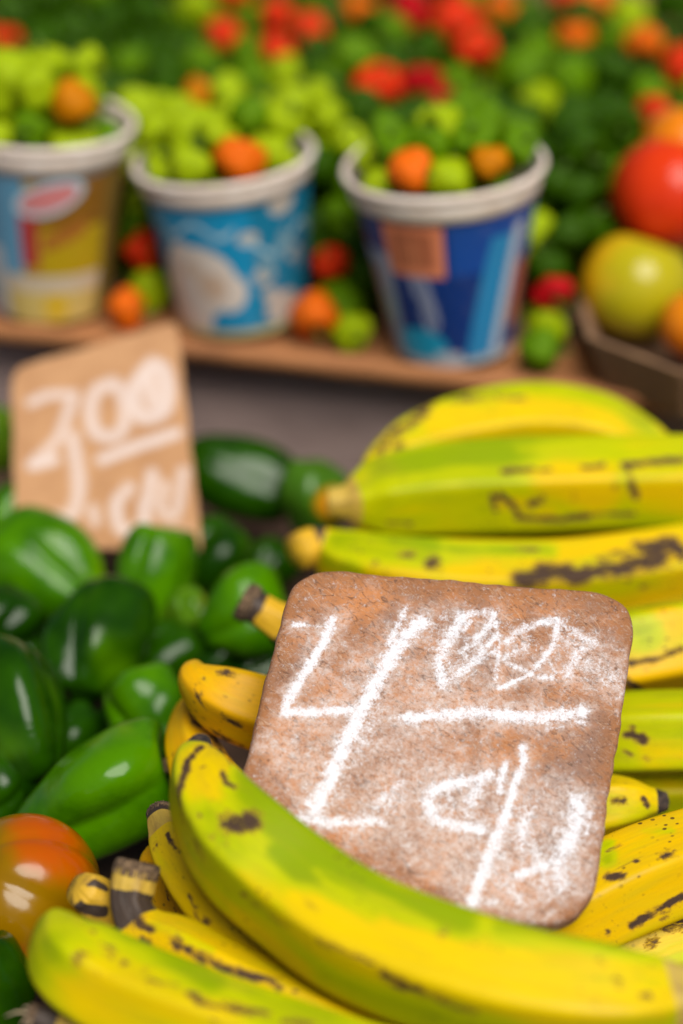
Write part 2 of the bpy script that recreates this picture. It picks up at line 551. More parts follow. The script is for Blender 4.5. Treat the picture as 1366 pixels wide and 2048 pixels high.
def plantain(label, pts, i_stem=None, i_tip=None, green=0.3, ripe=0.4, speck=0.6, dark=(), greens=(), ripes=(),
             nring=150, nseg=56, phase=0.0, stem_dark=(), cut=None, tip_len=0.0, group="plantains heaped around the chalked price board", ridge_amt=0.6, sharp=19.0, stem_ripe=None):
    """pts: (px,py,z,rpx) along the fruit. i_stem/i_tip: length (m) of the stem neck at the start / the dry blossom nub at the end."""
    pts = list(pts)
    if not i_tip and pts[-1][3] > 44:      # close the far end with a tapering tip
        (xa, ya, za, ra), (xb, yb, zb, rb) = pts[-2], pts[-1]
        q = math.hypot(xb - xa, yb - ya)
        dx, dy = (xb - xa) / q, (yb - ya) / q
        pts += [(xb + dx * rb * 1.1, yb + dy * rb * 1.1, zb, rb * 0.66), (xb + dx * rb * 1.8, yb + dy * rb * 1.8, zb, rb * 0.30), (xb + dx * rb * 2.2, yb + dy * rb * 2.2, zb, rb * 0.22)]
        i_tip = 0.004
    P4 = []
    for (px, py, z, rp) in pts:
        p = at(px, py, z)
        P4.append([*p, msize(rp, p)])
    path4, s = catmull(P4, nring)
    path, rad = path4[:, :3], np.maximum(path4[:, 3], 0.001)
    L = s[-1]
    t, N, B = frames(path)
    th = np.linspace(0, 2 * np.pi, nseg, endpoint=False)
    faces_th = np.array([0, 1.32, 2.45, 3.72, 5.0]) + phase
    cs = np.maximum(0.0, np.cos(th[:, None] - faces_th[None, :]))
    prof = (cs ** sharp).sum(1) ** (-1.0 / sharp)
    prof /= prof.mean()
    ridge = smooth(0.80, 1.0, (prof - prof.min()) / (prof.max() - prof.min()))
    # ends become rounder
    body = smooth(0.0, 0.02, s) * smooth(0.0, 0.02, L - s)
    V = np.zeros((nring, nseg, 3))
    ST = np.zeros((nring, nseg, 3))
    wob = 0.012 * np.sin(s * 70 + phase)[:, None] * np.cos(2 * th + phase)[None, :]
    for i in range(nring):
        pr = 1 + (prof - 1) * (0.25 + 0.75 * body[i]) + wob[i]
        rr = rad[i] * pr
        V[i] = path[i] + N[i] * (rr * np.cos(th))[:, None] + B[i] * (rr * np.sin(th))[:, None]
        ST[i, :, 0] = s[i]
        ST[i, :, 1] = rad[i] * np.cos(th)
        ST[i, :, 2] = rad[i] * np.sin(th)
    Vf = V.reshape(-1, 3)
    nrm = (V - path[:, None, :]).reshape(-1, 3)
    view = CAM - Vf
    facing = (nrm * view).sum(1) > 0
    pxs = np.stack(proj(Vf)[:2], 1)
    idx_f = np.where(facing)[0]
    def anchor(px, py):
        d = ((pxs[idx_f] - np.array([px, py])) ** 2).sum(1)
        return Vf[idx_f[d.argmin()]]
    def field(marks):
        f = np.zeros(len(Vf))
        for m in marks:
            poly, w, amt = m
            A = [anchor(*q) for q in poly]
            wm = msize(w, A[0])
            if len(A) == 1:
                d = np.linalg.norm(Vf - A[0], axis=1)
            else:
                d = np.min([seg_dist(Vf, A[i], A[i + 1]) for i in range(len(A) - 1)], axis=0)
            f = np.maximum(f, amt * (1 - smooth(0.15, 1.9, d / wm)))
        return f
    dk = field(dark)
    gr = np.full(len(Vf), green + 0.07) + field(greens) - field(ripes)
    rp_ = np.full(len(Vf), ripe)
    sp = np.full(len(Vf), min(1.3, speck * 1.35))
    rd = np.tile(ridge[None, :] * ridge_amt, (nring, 1)) * body[:, None]
    rd = rd.ravel()
    c0 = path.mean(0)
    root = empty("plantain", (c0[0], c0[1], max(0.0, Vf[:, 2].min())), label, "plantain", group)
    org = np.array(root.location)
    i0 = 0 if not i_stem else int(np.searchsorted(s, i_stem))
    i1 = nring - 1 if not i_tip else int(np.searchsorted(s, L - i_tip))
    def part(name, a, b, mat, cap0, cap1, extra_dark=0.0):
        vv = Vf[a * nseg:(b + 1) * nseg] - org
        sl = slice(a * nseg, (b + 1) * nseg)
        at_ = {'straight': ST.reshape(-1, 3)[sl], 'green': gr[sl], 'dark': dk[sl] + extra_dark, 'ripe': rp_[sl], 'speck': sp[sl], 'ridge': rd[sl]}
        f = grid_faces(b - a + 1, nseg)
        vv = list(vv)
        ex = {k_: list(v_) for k_, v_ in at_.items()}
        for cap, ring in ((cap0, 0), (cap1, b - a)):
            if cap is None:
                continue
            c_i = len(vv)
            ii = a if ring == 0 else b
            sgn = -1 if ring == 0 else 1
            vv.append(path[ii] + t[ii] * sgn * rad[ii] * cap - org)
            for k_ in ex:
                ex[k_].append(ex[k_][ring * nseg])
            for j in range(nseg):
                q = (ring * nseg + j, ring * nseg + (j + 1) % nseg, c_i)
                f.append(q if ring else q[::-1])
        return mesh_obj(name, vv, f, mat, root, {k_: np.array(v_) for k_, v_ in ex.items()})
    part("peel", i0, i1, M['peel'], None if i_stem else 0.35, None if i_tip else 0.35)
    if i_stem:
        d_before = dk.copy()
        if stem_dark:
            for (f0, f1) in stem_dark:
                ss = np.repeat(s, nseg) / i_stem
                dk[:] = np.maximum(dk, smooth(f0 - 0.12, f0 + 0.06, ss) * (1 - smooth(f1 - 0.06, f1 + 0.12, ss)))
        if stem_ripe is not None:
            rp_[:i0 * nseg + nseg] = stem_ripe
        st_o = part("stem", 0, i0, M['stem'], 0.15, None)
        dk[:] = d_before
        if cut:
            # dry frayed end of the cut stem
            vv, n_ = [], nseg
            r0 = rad[0]
            for q, (k1, k2) in enumerate(((0.25, 1.03), (-0.05, 1.04), (-0.22, 0.98), (-0.26, 0.6))):
                for j in range(n_):
                    jit = 1 + 0.05 * math.sin(j * 2.7 + q) + 0.03 * math.sin(j * 5.1)
                    ax = k1 - (0.10 * abs(math.sin(j * 1.9 + phase)) if q in (2, 3) else 0)
                    vv.append(path[0] + t[0] * r0 * ax * 1.2 + (N[0] * math.cos(th[j]) + B[0] * math.sin(th[j])) * r0 * k2 * jit - org)
            f = grid_faces(4, n_)
            c_i = len(vv)
            vv.append(path[0] - t[0] * r0 * 0.26 - org)
            for j in range(n_):
                f.append((3 * n_ + (j + 1) % n_, 3 * n_ + j, c_i))
            mesh_obj("cut_end", vv, [q[::-1] for q in f], M['cut'], st_o)
    if i_tip:
        vv = part("blossom_tip", i1, nring - 1, M['tip'], None, 0.3)
    return root

def c7(*q):
    return [(466 + x / 1.518, 1100 + y / 1.518) for x, y in q]

# the large front plantain, lying across the foot of the board
plantain("large yellow-green plantain lying across the lower edge of the chalked board",
    [(1440, 1955, .078, 34), (1385, 1978, .076, 52), (1320, 1996, .075, 84), (1200, 2000, .075, 114), (1040, 1978, .075, 125), (880, 1932, .076, 128),
     (725, 1868, .078, 127), (595, 1780, .082, 122), (490, 1690, .088, 116), (425, 1600, .094, 90), (397, 1532, .098, 58), (399, 1498, .100, 32), (406, 1478, .101, 17)],
    i_stem=0.016, i_tip=0.0055, green=0.42, ripe=0.1, speck=0.55, nring=320, nseg=110, phase=0.55, ridge_amt=0.35,
    dark=[([(400, 1496), (378, 1520), (364, 1560), (360, 1600)], 9, 0.9), ([(362, 1612)], 9, .7), ([(366, 1635)], 10, .7),
          ([(462, 1645), (500, 1645)], 20, 1.0), ([(446, 1635)], 12, .65), ([(444, 1548), (452, 1562), (468, 1575)], 5, .9), ([(406, 1534)], 5, .8), ([(455, 1515), (462, 1530)], 5, .7),
          ([(393, 1690), (402, 1710)], 9, .5), ([(425, 1598)], 6, .6), ([(484, 1788), (530, 1825), (575, 1852)], 8, .48), ([(640, 1880), (700, 1905), (745, 1925)], 6, .42),
          ([(768, 1948), (800, 1965), (845, 1985)], 15, .72), ([(860, 1990), (950, 2025)], 10, .52), ([(885, 1870)], 12, .55), ([(1110, 1860), (1180, 1882), (1260, 1905)], 9, .75),
          ([(1235, 1965)], 12, .55), ([(1200, 1925)], 10, .45), ([(430, 1672)], 7, .45), ([(448, 1690)], 6, .42), ([(400, 1630)], 6, .5), ([(1190, 2005)], 10, .4), ([(1290, 1990)], 12, .42)],
    greens=[([(470, 1560), (560, 1640), (680, 1735), (800, 1800), (920, 1840)], 34, .42), ([(560, 1700), (640, 1775), (740, 1830)], 22, .34),
            ([(430, 1620), (470, 1700)], 34, .2), ([(1000, 1850), (1200, 1895), (1340, 1920)], 22, .2)],
    ripes=[([(640, 1810), (760, 1890), (900, 1930), (1040, 1950)], 50, .42), ([(400, 1510), (420, 1560)], 45, .40), ([(1100, 1960), (1300, 1970)], 70, .25),
           ([(640, 1740), (760, 1800), (860, 1850)], 13, .25), ([(480, 1850), (600, 1940)], 30, .15)])

plantain("pale yellow-green plantain in the bottom left corner beside the half ripe tomato",
    [(138, 1842, .076, 26), (122, 1868, .076, 58), (150, 1920, .074, 88), (240, 1975, .070, 97), (380, 2032, .068, 98), (530, 2082, .066, 97), (690, 2130, .066, 92), (850, 2165, .066, 80)],
    green=0.52, ripe=0.1, speck=0.4, nring=220, nseg=90, phase=2.0, ridge_amt=0.35,
    dark=[([(160, 1918), (165, 1905)], 13, .58), ([(220, 1905)], 13, .55), ([(250, 1925)], 9, .5), ([(288, 1937)], 8, .5), ([(185, 1862)], 7, .5), ([(205, 1888), (228, 1898)], 6, .4),
          ([(385, 1985), (400, 2000), (450, 2015), (530, 2030)], 11, .66), ([(570, 2042), (620, 2048)], 10, .55), ([(300, 1960), (350, 1975)], 7, .42), ([(430, 2040)], 8, .4)],
    greens=[([(200, 1840), (300, 1890), (420, 1960)], 26, .34), ([(75, 1930), (100, 1900)], 34, .2)],
    ripes=[([(200, 1990), (330, 2035), (430, 2060)], 60, .32)])

plantain("scarred yellow plantain with a cut brown stem wedged between the two front plantains",
    [(272, 1740, .074, 44), (264, 1775, .070, 45), (262, 1815, .066, 41), (285, 1858, .062, 48), (350, 1905, .058, 72), (470, 1975, .054, 82), (620, 2045, .050, 84), (780, 2110, .048, 80), (920, 2150, .048, 66)],
    i_stem=0.016, green=0.12, ripe=0.35, speck=0.8, nring=200, nseg=80, phase=1.0, cut=True, stem_dark=((0.45, 1.0),),
    dark=[([(275, 1848), (262, 1835)], 20, .6), ([(285, 1850), (305, 1860)], 8, .8), ([(275, 1890), (295, 1885)], 15, .85), ([(350, 1885), (400, 1910), (470, 1940), (545, 1960)], 10, .85),
          ([(400, 1945), (405, 1925)], 14, .8), ([(395, 1955)], 14, .7), ([(480, 1970)], 6, .7), ([(455, 1960)], 5, .6), ([(535, 1995), (560, 1978)], 7, .8), ([(590, 1985)], 5, .6)],
    greens=[([(300, 1850), (420, 1900)], 12, .3)])

plantain("yellow plantain stem with a blackened base beside the half ripe tomato",
    [(162, 1778, .066, 36), (185, 1793, .062, 44), (225, 1824, .056, 44), (290, 1880, .046, 52), (400, 1960, .036, 70), (540, 2040, .030, 78), (700, 2110, .028, 74)],
    i_stem=0.024, green=0.1, ripe=0.8, speck=0.8, nring=120, nseg=56, phase=0.3, stem_dark=((0.62, 1.0),), dark=[([(165, 1812), (205, 1822)], 16, .9), ([(190, 1765), (210, 1775)], 11, .8)])

plantain("yellow plantain with a tan crusted stem directly under the large front plantain",
    [(322, 1628, .064, 28), (332, 1660, .063, 36), (365, 1715, .061, 58), (450, 1800, .057, 88), (570, 1895, .052, 94), (720, 1975, .050, 94), (890, 2040, .048, 92), (1060, 2080, .048, 80)],
    i_stem=0.011, green=0.2, ripe=0.3, speck=0.5, nring=180, nseg=72, phase=1.7, cut=True, stem_dark=((0.0, 0.25),),
    dark=[([(335, 1665), (345, 1690), (360, 1705)], 5, .9), ([(310, 1692)], 8, .8), ([(411, 1845)], 12, .85), ([(466, 1895)], 12, .85), ([(380, 1790), (395, 1840), (410, 1870)], 4, .7), ([(525, 1950)], 6, .6)],
    ripes=[([(420, 1850), (520, 1930)], 20, .2)])

plantain("deep yellow spotted plantain half hidden behind the cut stems at lower left",
    [(318, 1690, .046, 26), (325, 1725, .042, 52), (355, 1790, .034, 66), (420, 1865, .027, 74), (540, 1950, .022, 78), (700, 2020, .020, 74)],
    green=-0.1, ripe=1.0, speck=1.0, nring=140, nseg=64, phase=0.2,
    dark=[([(345, 1735)], 8, .7), ([(335, 1760), (345, 1752)], 7, .6), ([(350, 1822)], 5, .7), ([(320, 1840), (360, 1852), (400, 1870)], 9, .7), ([(330, 1780), (340, 1800)], 4, .6)])

plantain("orange-yellow plantain poking out left of the board, upper of two",
    [(384, 1332, .080, 20), (396, 1362, .078, 44), (450, 1395, .074, 68), (550, 1428, .068, 76), (690, 1462, .060, 80), (850, 1490, .052, 74)],
    green=-0.05, ripe=1.0, speck=0.7, nring=150, nseg=72, phase=1.2,
    dark=[([(440, 1345), (465, 1350)], 8, .65), ([(450, 1435), (475, 1450)], 9, .72), ([(400, 1388)], 7, .65), ([(420, 1455), (445, 1480), (480, 1495)], 7, .72), ([(405, 1360)], 5, .5), ([(388, 1372), (395, 1395), (412, 1420)], 4, .55)],
    greens=[([(500, 1390)], 26, .3)])

plantain("orange-yellow plantain poking out left of the board, lower of two",
    [(392, 1392, .060, 16), (380, 1430, .058, 34), (386, 1500, .054, 50), (430, 1585, .048, 62), (520, 1670, .042, 68), (650, 1740, .036, 68), (800, 1790, .032, 64)],
    green=-0.05, ripe=1.0, speck=0.7, nring=130, nseg=64, phase=0.5,
    dark=[([(396, 1420), (394, 1450)], 11, .75), ([(372, 1400)], 6, .5), ([(430, 1470), (440, 1500)], 13, .8), ([(460, 1510), (480, 1530)], 8, .5)])

plantain("short plantain stem with dark cut end at the upper left corner of the board",
    [(496, 1206, .074, 38), (520, 1220, .072, 34), (556, 1244, .068, 38), (620, 1280, .060, 58), (740, 1330, .052, 74), (900, 1370, .046, 76), (1050, 1390, .044, 70)],
    i_stem=0.022, green=0.0, ripe=1.0, speck=0.6, nring=120, nseg=60, phase=0.9, cut=True, stem_dark=((0.0, 0.20), (0.62, 0.85)))

plantain("yellow plantain with a long dark bruise right behind the top edge of the board",
    [(596, 1102, .068, 36), (622, 1094, .067, 40), (650, 1098, .066, 42), (700, 1120, .064, 58), (800, 1146, .062, 70), (950, 1160, .060, 76), (1120, 1158, .060, 76), (1300, 1138, .060, 76), (1460, 1112, .060, 72), (1580, 1085, .060, 56)],
    i_stem=0.0115, green=0.24, ripe=0.45, speck=1.0, nring=280, nseg=84, phase=0.35, stem_ripe=1.0, stem_dark=((0.55, 0.9),), ridge_amt=0.4,
    dark=[([(1045, 1158), (1110, 1142), (1160, 1150)], 20, 1.0), ([(1160, 1148), (1230, 1138), (1320, 1118)], 17, 1.0), ([(1290, 1098), (1345, 1090), (1360, 1105)], 20, .95), ([(1200, 1118), (1280, 1102)], 12, .5),
          ([(1085, 1140), (1160, 1155)], 20, .85), ([(860, 1130), (870, 1122)], 11, .8), ([(800, 1108), (826, 1108)], 7, .7), ([(880, 1142)], 6, .6), ([(1255, 1162)], 7, .7), ([(1284, 1170)], 8, .75), ([(978, 1142)], 5, .8),
          ([(750, 1128)], 7, .5), ([(1030, 1092), (1070, 1100)], 5, .6)],
    greens=[([(680, 1085), (760, 1090), (850, 1095)], 40, .5), ([(700, 1130)], 28, .4), ([(900, 1095), (1010, 1100), (1100, 1105)], 14, .4)])

plantain("green plantain with black scribble scars, second plantain from the back of the heap",
    [(656, 1004, .080, 27), (690, 1003, .080, 34), (712, 1000, .080, 52), (765, 990, .080, 74), (880, 977, .080, 85), (1050, 969, .080, 88), (1250, 963, .080, 86), (1420, 962, .080, 82), (1580, 970, .080, 62)],
    i_stem=0.0095, green=0.56, ripe=0.3, speck=0.5, nring=280, nseg=84, phase=0.1, ridge_amt=0.25,
    dark=[([(1005, 943), (1060, 943)], 8, .9), ([(1060, 943), (1100, 938)], 4, .6), ([(1165, 936), (1205, 930)], 6, .85), ([(985, 992), (992, 1020)], 6, .9), ([(1000, 988), (1025, 1008), (1030, 1018)], 7, .9), ([(1060, 1010), (1082, 995)], 8, .85),
          ([(1035, 1033), (1110, 1036), (1180, 1033)], 7, .95), ([(1250, 930), (1310, 925), (1366, 918)], 8, .95), ([(1255, 935), (1262, 970), (1272, 992)], 7, .85), ([(1230, 975)], 7, .7), ([(1150, 995)], 6, .6), ([(1180, 1033), (1270, 1028)], 5, .7), ([(780, 1045), (820, 1048)], 5, .5)],
    greens=[([(760, 930), (900, 905), (1000, 900)], 24, .3)],
    ripes=[([(1120, 950), (1200, 985)], 50, .50), ([(1010, 1010), (1100, 1015)], 20, .25), ([(1290, 980), (1366, 985)], 50, .35), ([(820, 990), (900, 1000)], 40, .12)])

plantain("arched yellow plantain at the very back of the heap",
    [(735, 940, .086, 18), (765, 915, .087, 34), (815, 893, .087, 54), (910, 868, .087, 70), (1050, 848, .088, 78), (1190, 860, .087, 72), (1290, 895, .085, 52), (1350, 930, .083, 30), (1380, 955, .082, 20)],
    i_tip=0.004, green=0.30, ripe=0.2, speck=0.6, nring=200, nseg=72, phase=1.4, ridge_amt=0.5,
    dark=[([(775, 880), (800, 860), (850, 825)], 10, .8), ([(790, 898), (800, 890)], 8, .8), ([(905, 800), (990, 792), (1050, 800)], 7, .5), ([(755, 905), (770, 890)], 9, .65), ([(830, 830), (880, 800)], 7, .55)],
    greens=[([(920, 795), (1050, 772), (1180, 790), (1290, 840)], 22, .3)],
    ripes=[([(900, 850), (1050, 840), (1200, 850)], 40, .30)])

plantain("green and yellow plantain right of the board with one dark line along its ridge",
    [(960, 1350, .048, 50), (1080, 1340, .052, 80), (1200, 1320, .056, 94), (1320, 1298, .058, 97), (1450, 1272, .058, 96), (1580, 1240, .058, 76)],
    green=0.24, ripe=0.7, speck=1.0, nring=240, nseg=84, phase=0.6, ridge_amt=0.15,
    dark=[([(1262, 1326), (1310, 1318), (1366, 1302)], 6, .95), ([(1255, 1360), (1270, 1375), (1282, 1385)], 8, .9), ([(1262, 1392), (1310, 1397), (1366, 1390)], 6, .8), ([(1285, 1243)], 3, .9), ([(1345, 1252)], 3, .7), ([(1250, 1385)], 16, .8)],
    greens=[([(1260, 1240), (1290, 1255)], 34, .45), ([(1300, 1215), (1366, 1210)], 14, .35)],
    ripes=[([(1290, 1350), (1366, 1345)], 30, .25)])

plantain("olive green plantain with a black smudge right of the board, below the ridged one",
    [(980, 1480, .040, 50), (1100, 1480, .043, 72), (1220, 1474, .046, 80), (1330, 1470, .048, 82), (1460, 1468, .048, 80), (1580, 1466, .048, 60)],
    green=0.52, ripe=0.25, speck=0.6, nring=180, nseg=72, phase=0.9,
    dark=[([(1255, 1468), (1285, 1475)], 9, .9), ([(1290, 1485)], 8, .85), ([(1250, 1505), (1262, 1508)], 5, .6), ([(1262, 1460)], 8, .9), ([(1295, 1515)], 6, .5)],
    ripes=[([(1300, 1510), (1366, 1505)], 26, .25)])

plantain("shaded olive plantain lying low right of the board",
    [(1000, 1590, .022, 50), (1150, 1580, .022, 66), (1320, 1574, .022, 70), (1480, 1570, .022, 66), (1600, 1566, .022, 50)],
    green=0.45, ripe=0.4, speck=0.5, nring=110, nseg=56, phase=0.2)

plantain("plantain tip pointing right from behind the board in the shaded gap",
    [(980, 1650, .034, 50), (1090, 1630, .039, 66), (1200, 1613, .042, 62), (1262, 1606, .043, 50), (1300, 1604, .043, 32), (1334, 1603, .043, 18)],
    i_tip=0.004, green=0.30, ripe=0.3, speck=0.3, nring=140, nseg=60, phase=0.7,
    dark=[([(1225, 1600), (1248, 1602)], 7, .8), ([(1285, 1600), (1295, 1610)], 6, .8)])

plantain("freckled yellow plantain with a dark streak under the lower right corner of the board",
    [(960, 1920, .036, 50), (1060, 1870, .042, 78), (1150, 1822, .047, 92), (1260, 1768, .051, 97), (1380, 1722, .052, 94), (1500, 1682, .052, 84), (1600, 1650, .052, 60)],
    green=0.10, ripe=0.55, speck=1.3, nring=240, nseg=84, phase=1.1, ridge_amt=0.3,
    dark=[([(1222, 1755), (1240, 1752)], 11, .9), ([(1270, 1722)], 6, .85), ([(1325, 1712), (1345, 1704)], 8, .8), ([(1260, 1850), (1310, 1825), (1366, 1790)], 8, .95), ([(1212, 1865)], 6, .7), ([(1320, 1838), (1340, 1828)], 6, .7), ([(1215, 1700), (1240, 1690)], 5, .5)],
    greens=[([(1215, 1690), (1215, 1720)], 16, .45), ([(1290, 1660), (1340, 1660)], 10, .2)])

plantain("dark shaded plantain low in the bottom right corner",
    [(1120, 1960, .026, 50), (1240, 1925, .028, 66), (1370, 1885, .030, 68), (1500, 1850, .030, 60)],
    green=0.3, ripe=0.4, speck=0.8, nring=110, nseg=56, phase=0.5, dark=[([(1340, 1850), (1366, 1840)], 16, .7), ([(1290, 1890), (1310, 1880)], 10, .6)])

# dry stub with loose fibres, bottom left corner
stub = plantain("dried brown plantain stem with loose fibres at the bottom left corner",
    [(62, 2030, .060, 22), (92, 2040, .058, 30), (135, 2058, .055, 34), (230, 2105, .050, 56), (380, 2160, .044, 74), (560, 2210, .040, 70)],
    i_stem=0.014, green=0.1, ripe=0.4, speck=0.5, nring=90, nseg=48, phase=0.5, cut=True, stem_dark=((0.0, 0.45),))
def tube(name, pts, r0, r1, mat, parent, nseg=8, n=16, extra=None):
    p, s = catmull(pts, n)
    t, N, B = frames(p)
    th = np.linspace(0, 2 * np.pi, nseg, endpoint=False)
    vs = []
    for i in range(n):
        r = r0 + (r1 - r0) * i / (n - 1)
        for a in th:
            vs.append(p[i] + (N[i] * math.cos(a) + B[i] * math.sin(a)) * r)
    f = grid_faces(n, nseg) + [tuple(range(nseg))[::-1], tuple((n - 1) * nseg + j for j in range(nseg))]
    return mesh_obj(name, vs, f, mat, parent)
so = np.array(stub.location)
for (a, b, c) in (((60, 2028), (35, 2024), (8, 2034)), ((62, 2036), (48, 2042), (40, 2052)), ((66, 2020), (52, 2014), (46, 2018)), ((64, 2040), (58, 2050), (62, 2060))):
    tube("fibre", [at(*a, .060) - so, at(*b, .062) - so, at(*c, .060) - so], 0.00045, 0.0002, M['fibre'], stub, 5, 10)

# lower layer that carries the heap
low = [([(700, 1210), (900, 1230), (1150, 1225), (1400, 1200)], .020, .0165, "lower layer plantain below the bruised one behind the board"),
       ([(640, 1400), (800, 1420), (1050, 1420), (1380, 1400)], .019, .017, "lower layer plantain under the middle of the price board"),
       ([(720, 1060), (900, 1070), (1150, 1070), (1420, 1050)], .036, .016, "lower layer plantain in the shadow under the green scribbled plantain"),
       ([(560, 1700), (760, 1760), (1000, 1780), (1250, 1760)], .019, .017, "lower layer plantain under the foot of the price board"),
       ([(480, 2060), (700, 2120), (950, 2130), (1250, 2080)], .019, .017, "lower layer plantain beneath the large front plantain")]
for q, z, r, lb in low:
    pp = []
    for i, (x, y) in enumerate(q):
        p = at(x, y, z)
        pp.append((x, y, z, r * FPX / ((p - CAM) @ FWD) * (0.55 if i in (0, 3) else 1.0)))
    plantain(lb, pp, green=0.3, ripe=0.4, nring=70, nseg=40)

# ------------------------------------------------------------------ chalked boards
def plane_hit(px, py, p0, n):
    d = ray(px, py)
    return CAM + d * (((p0 - CAM) @ n) / (d @ n))

def round_quad(corners, radii, narc=14):
    out = []
    n = len(corners)
    for i in range(n):
        c = np.array(corners[i]); a = np.array(corners[i - 1]); b = np.array(corners[(i + 1) % n])
        r = radii[i]
        da = (a - c) / np.linalg.norm(a - c); db = (b - c) / np.linalg.norm(b - c)
        p, q = c + da * r, c + db * r
        for t in np.linspace(0, 1, narc):
            out.append((1 - t) ** 2 * p + 2 * t * (1 - t) * (c * 0.86 + (p + q) * 0.07) + t * t * q)
    return np.array(out)

def seg2(P, a, b):
    ab = b - a
    t = np.clip(((P - a) @ ab) / max(ab @ ab, 1e-12), 0, 1)
    return np.linalg.norm(P - (a + t[:, None] * ab), axis=1)

def slab(name, part_name, label, cat, p0, nrm, corners_px, radii_px, thick, strokes, hazes, mat, nang, nrad, bow=0.0, wobble=0.0004, bev=0.0022, wscale=1.0):
    nrm = nrm / np.linalg.norm(nrm)
    u = np.array([1.0, 0, 0]) - nrm * nrm[0]
    u /= np.linalg.norm(u)
    v = np.cross(nrm, u)
    def uv(px, py):
        h = plane_hit(px, py, p0, nrm) - p0
        return np.array([h @ u, h @ v])
    cs = [uv(*c) for c in corners_px]
    ppm = np.linalg.norm(uv(corners_px[0][0] + 50, corners_px[0][1]) - cs[0]) / 50
    outl = round_quad(cs, [r * ppm for r in radii_px])
    ctr = outl.mean(0)
    dense = []
    for i in range(len(outl)):
        a, b = outl[i], outl[(i + 1) % len(outl)]
        for t in np.linspace(0, 1, 12, endpoint=False):
            dense.append(a + (b - a) * t)
    dense = np.array(dense) - ctr
    an = np.arctan2(dense[:, 1], dense[:, 0])
    o_ = np.argsort(an)
    an, rr = an[o_], np.linalg.norm(dense[o_], axis=1)
    th = np.linspace(-np.pi, np.pi, nang, endpoint=False)
    bd = np.interp(th, np.concatenate([an - 2 * np.pi, an, an + 2 * np.pi]), np.tile(rr, 3))
    bd = bd + wobble * (np.sin(th * 9 + 1) * 0.5 + np.sin(th * 23) * 0.3 + np.sin(th * 47 + 2) * 0.25)
    dirs = np.stack([np.cos(th), np.sin(th)], 1)
    rows, zz = [], []
    for f in np.linspace(0.0, 1.0, nrad)[1:]:
        rows.append(dirs * (f * (bd - bev))[:, None])
        zz.append(np.zeros(nang))
    for a in np.linspace(0, np.pi / 2, 6)[1:]:
        rows.append(dirs * (bd - bev + bev * math.sin(a))[:, None])
        zz.append(np.full(nang, -bev * (1 - math.cos(a))))
    n_face = len(rows)
    for a in np.linspace(np.pi / 2, 0, 4):
        rows.append(dirs * (bd - bev + bev * math.sin(a))[:, None])
        zz.append(np.full(nang, -thick + bev * (1 - math.cos(a))))
    P2 = np.concatenate(rows) + ctr
    Z = np.concatenate(zz)
    P2 = np.vstack([ctr[None], P2]); Z = np.concatenate([[0], Z])
    Z = Z + bow * ((P2 - ctr) ** 2).sum(1) / (bd.mean() ** 2)
    f = [(0, 1 + j, 1 + (j + 1) % nang) for j in range(nang)]
    nrow = len(rows)
    gf = grid_faces(nrow, nang, True, 1)
    f += [q[::-1] for q in gf]
    f.append(tuple(1 + (nrow - 1) * nang + j for j in range(nang))[::-1])
    chalk = np.zeros(len(P2)); haze = np.zeros(len(P2))
    for poly, w, amt in strokes:
        q = np.array([uv(*x) for x in poly])
        if len(q) > 2:
            q = catmull(np.column_stack([q, np.zeros(len(q))]), 5 * len(q))[0][:, :2]
        wm = w * ppm * wscale
        d = np.min([seg2(P2, q[i], q[i + 1]) for i in range(len(q) - 1)], axis=0)
        chalk = np.maximum(chalk, amt * (1 - smooth(0.0, 1.6, d / wm)))
        haze = np.maximum(haze, 0.62 * amt * np.exp(-(d / (wm * 2.2)) ** 2))
    for (x, y), r, amt in hazes:
        d = np.linalg.norm(P2 - uv(x, y), axis=1)
        haze += amt * np.exp(-(d / (r * ppm)) ** 2)
    edge = np.zeros(len(P2))
    rr_ = np.concatenate([[0], np.concatenate([np.linalg.norm(r_, axis=1) - bd for r_ in rows])])
    rr_[0] = -bd.mean()
    edge = smooth(-0.010, -0.001, rr_)
    back = Z < -bev * 1.05
    chalk[back] = 0
    root = empty(name, p0 + u * ctr[0] + v * ctr[1] - nrm * thick, label, cat)
    Mx = Matrix((u.tolist(), v.tolist(), nrm.tolist())).transposed().to_4x4()
    root.matrix_world = Matrix.Translation(root.location) @ Mx
    vs = np.column_stack([P2 - ctr, Z + thick])
    mesh_obj(part_name, vs, f, mat, root, {'chalk': chalk, 'haze': haze, 'rim': edge})
    return root

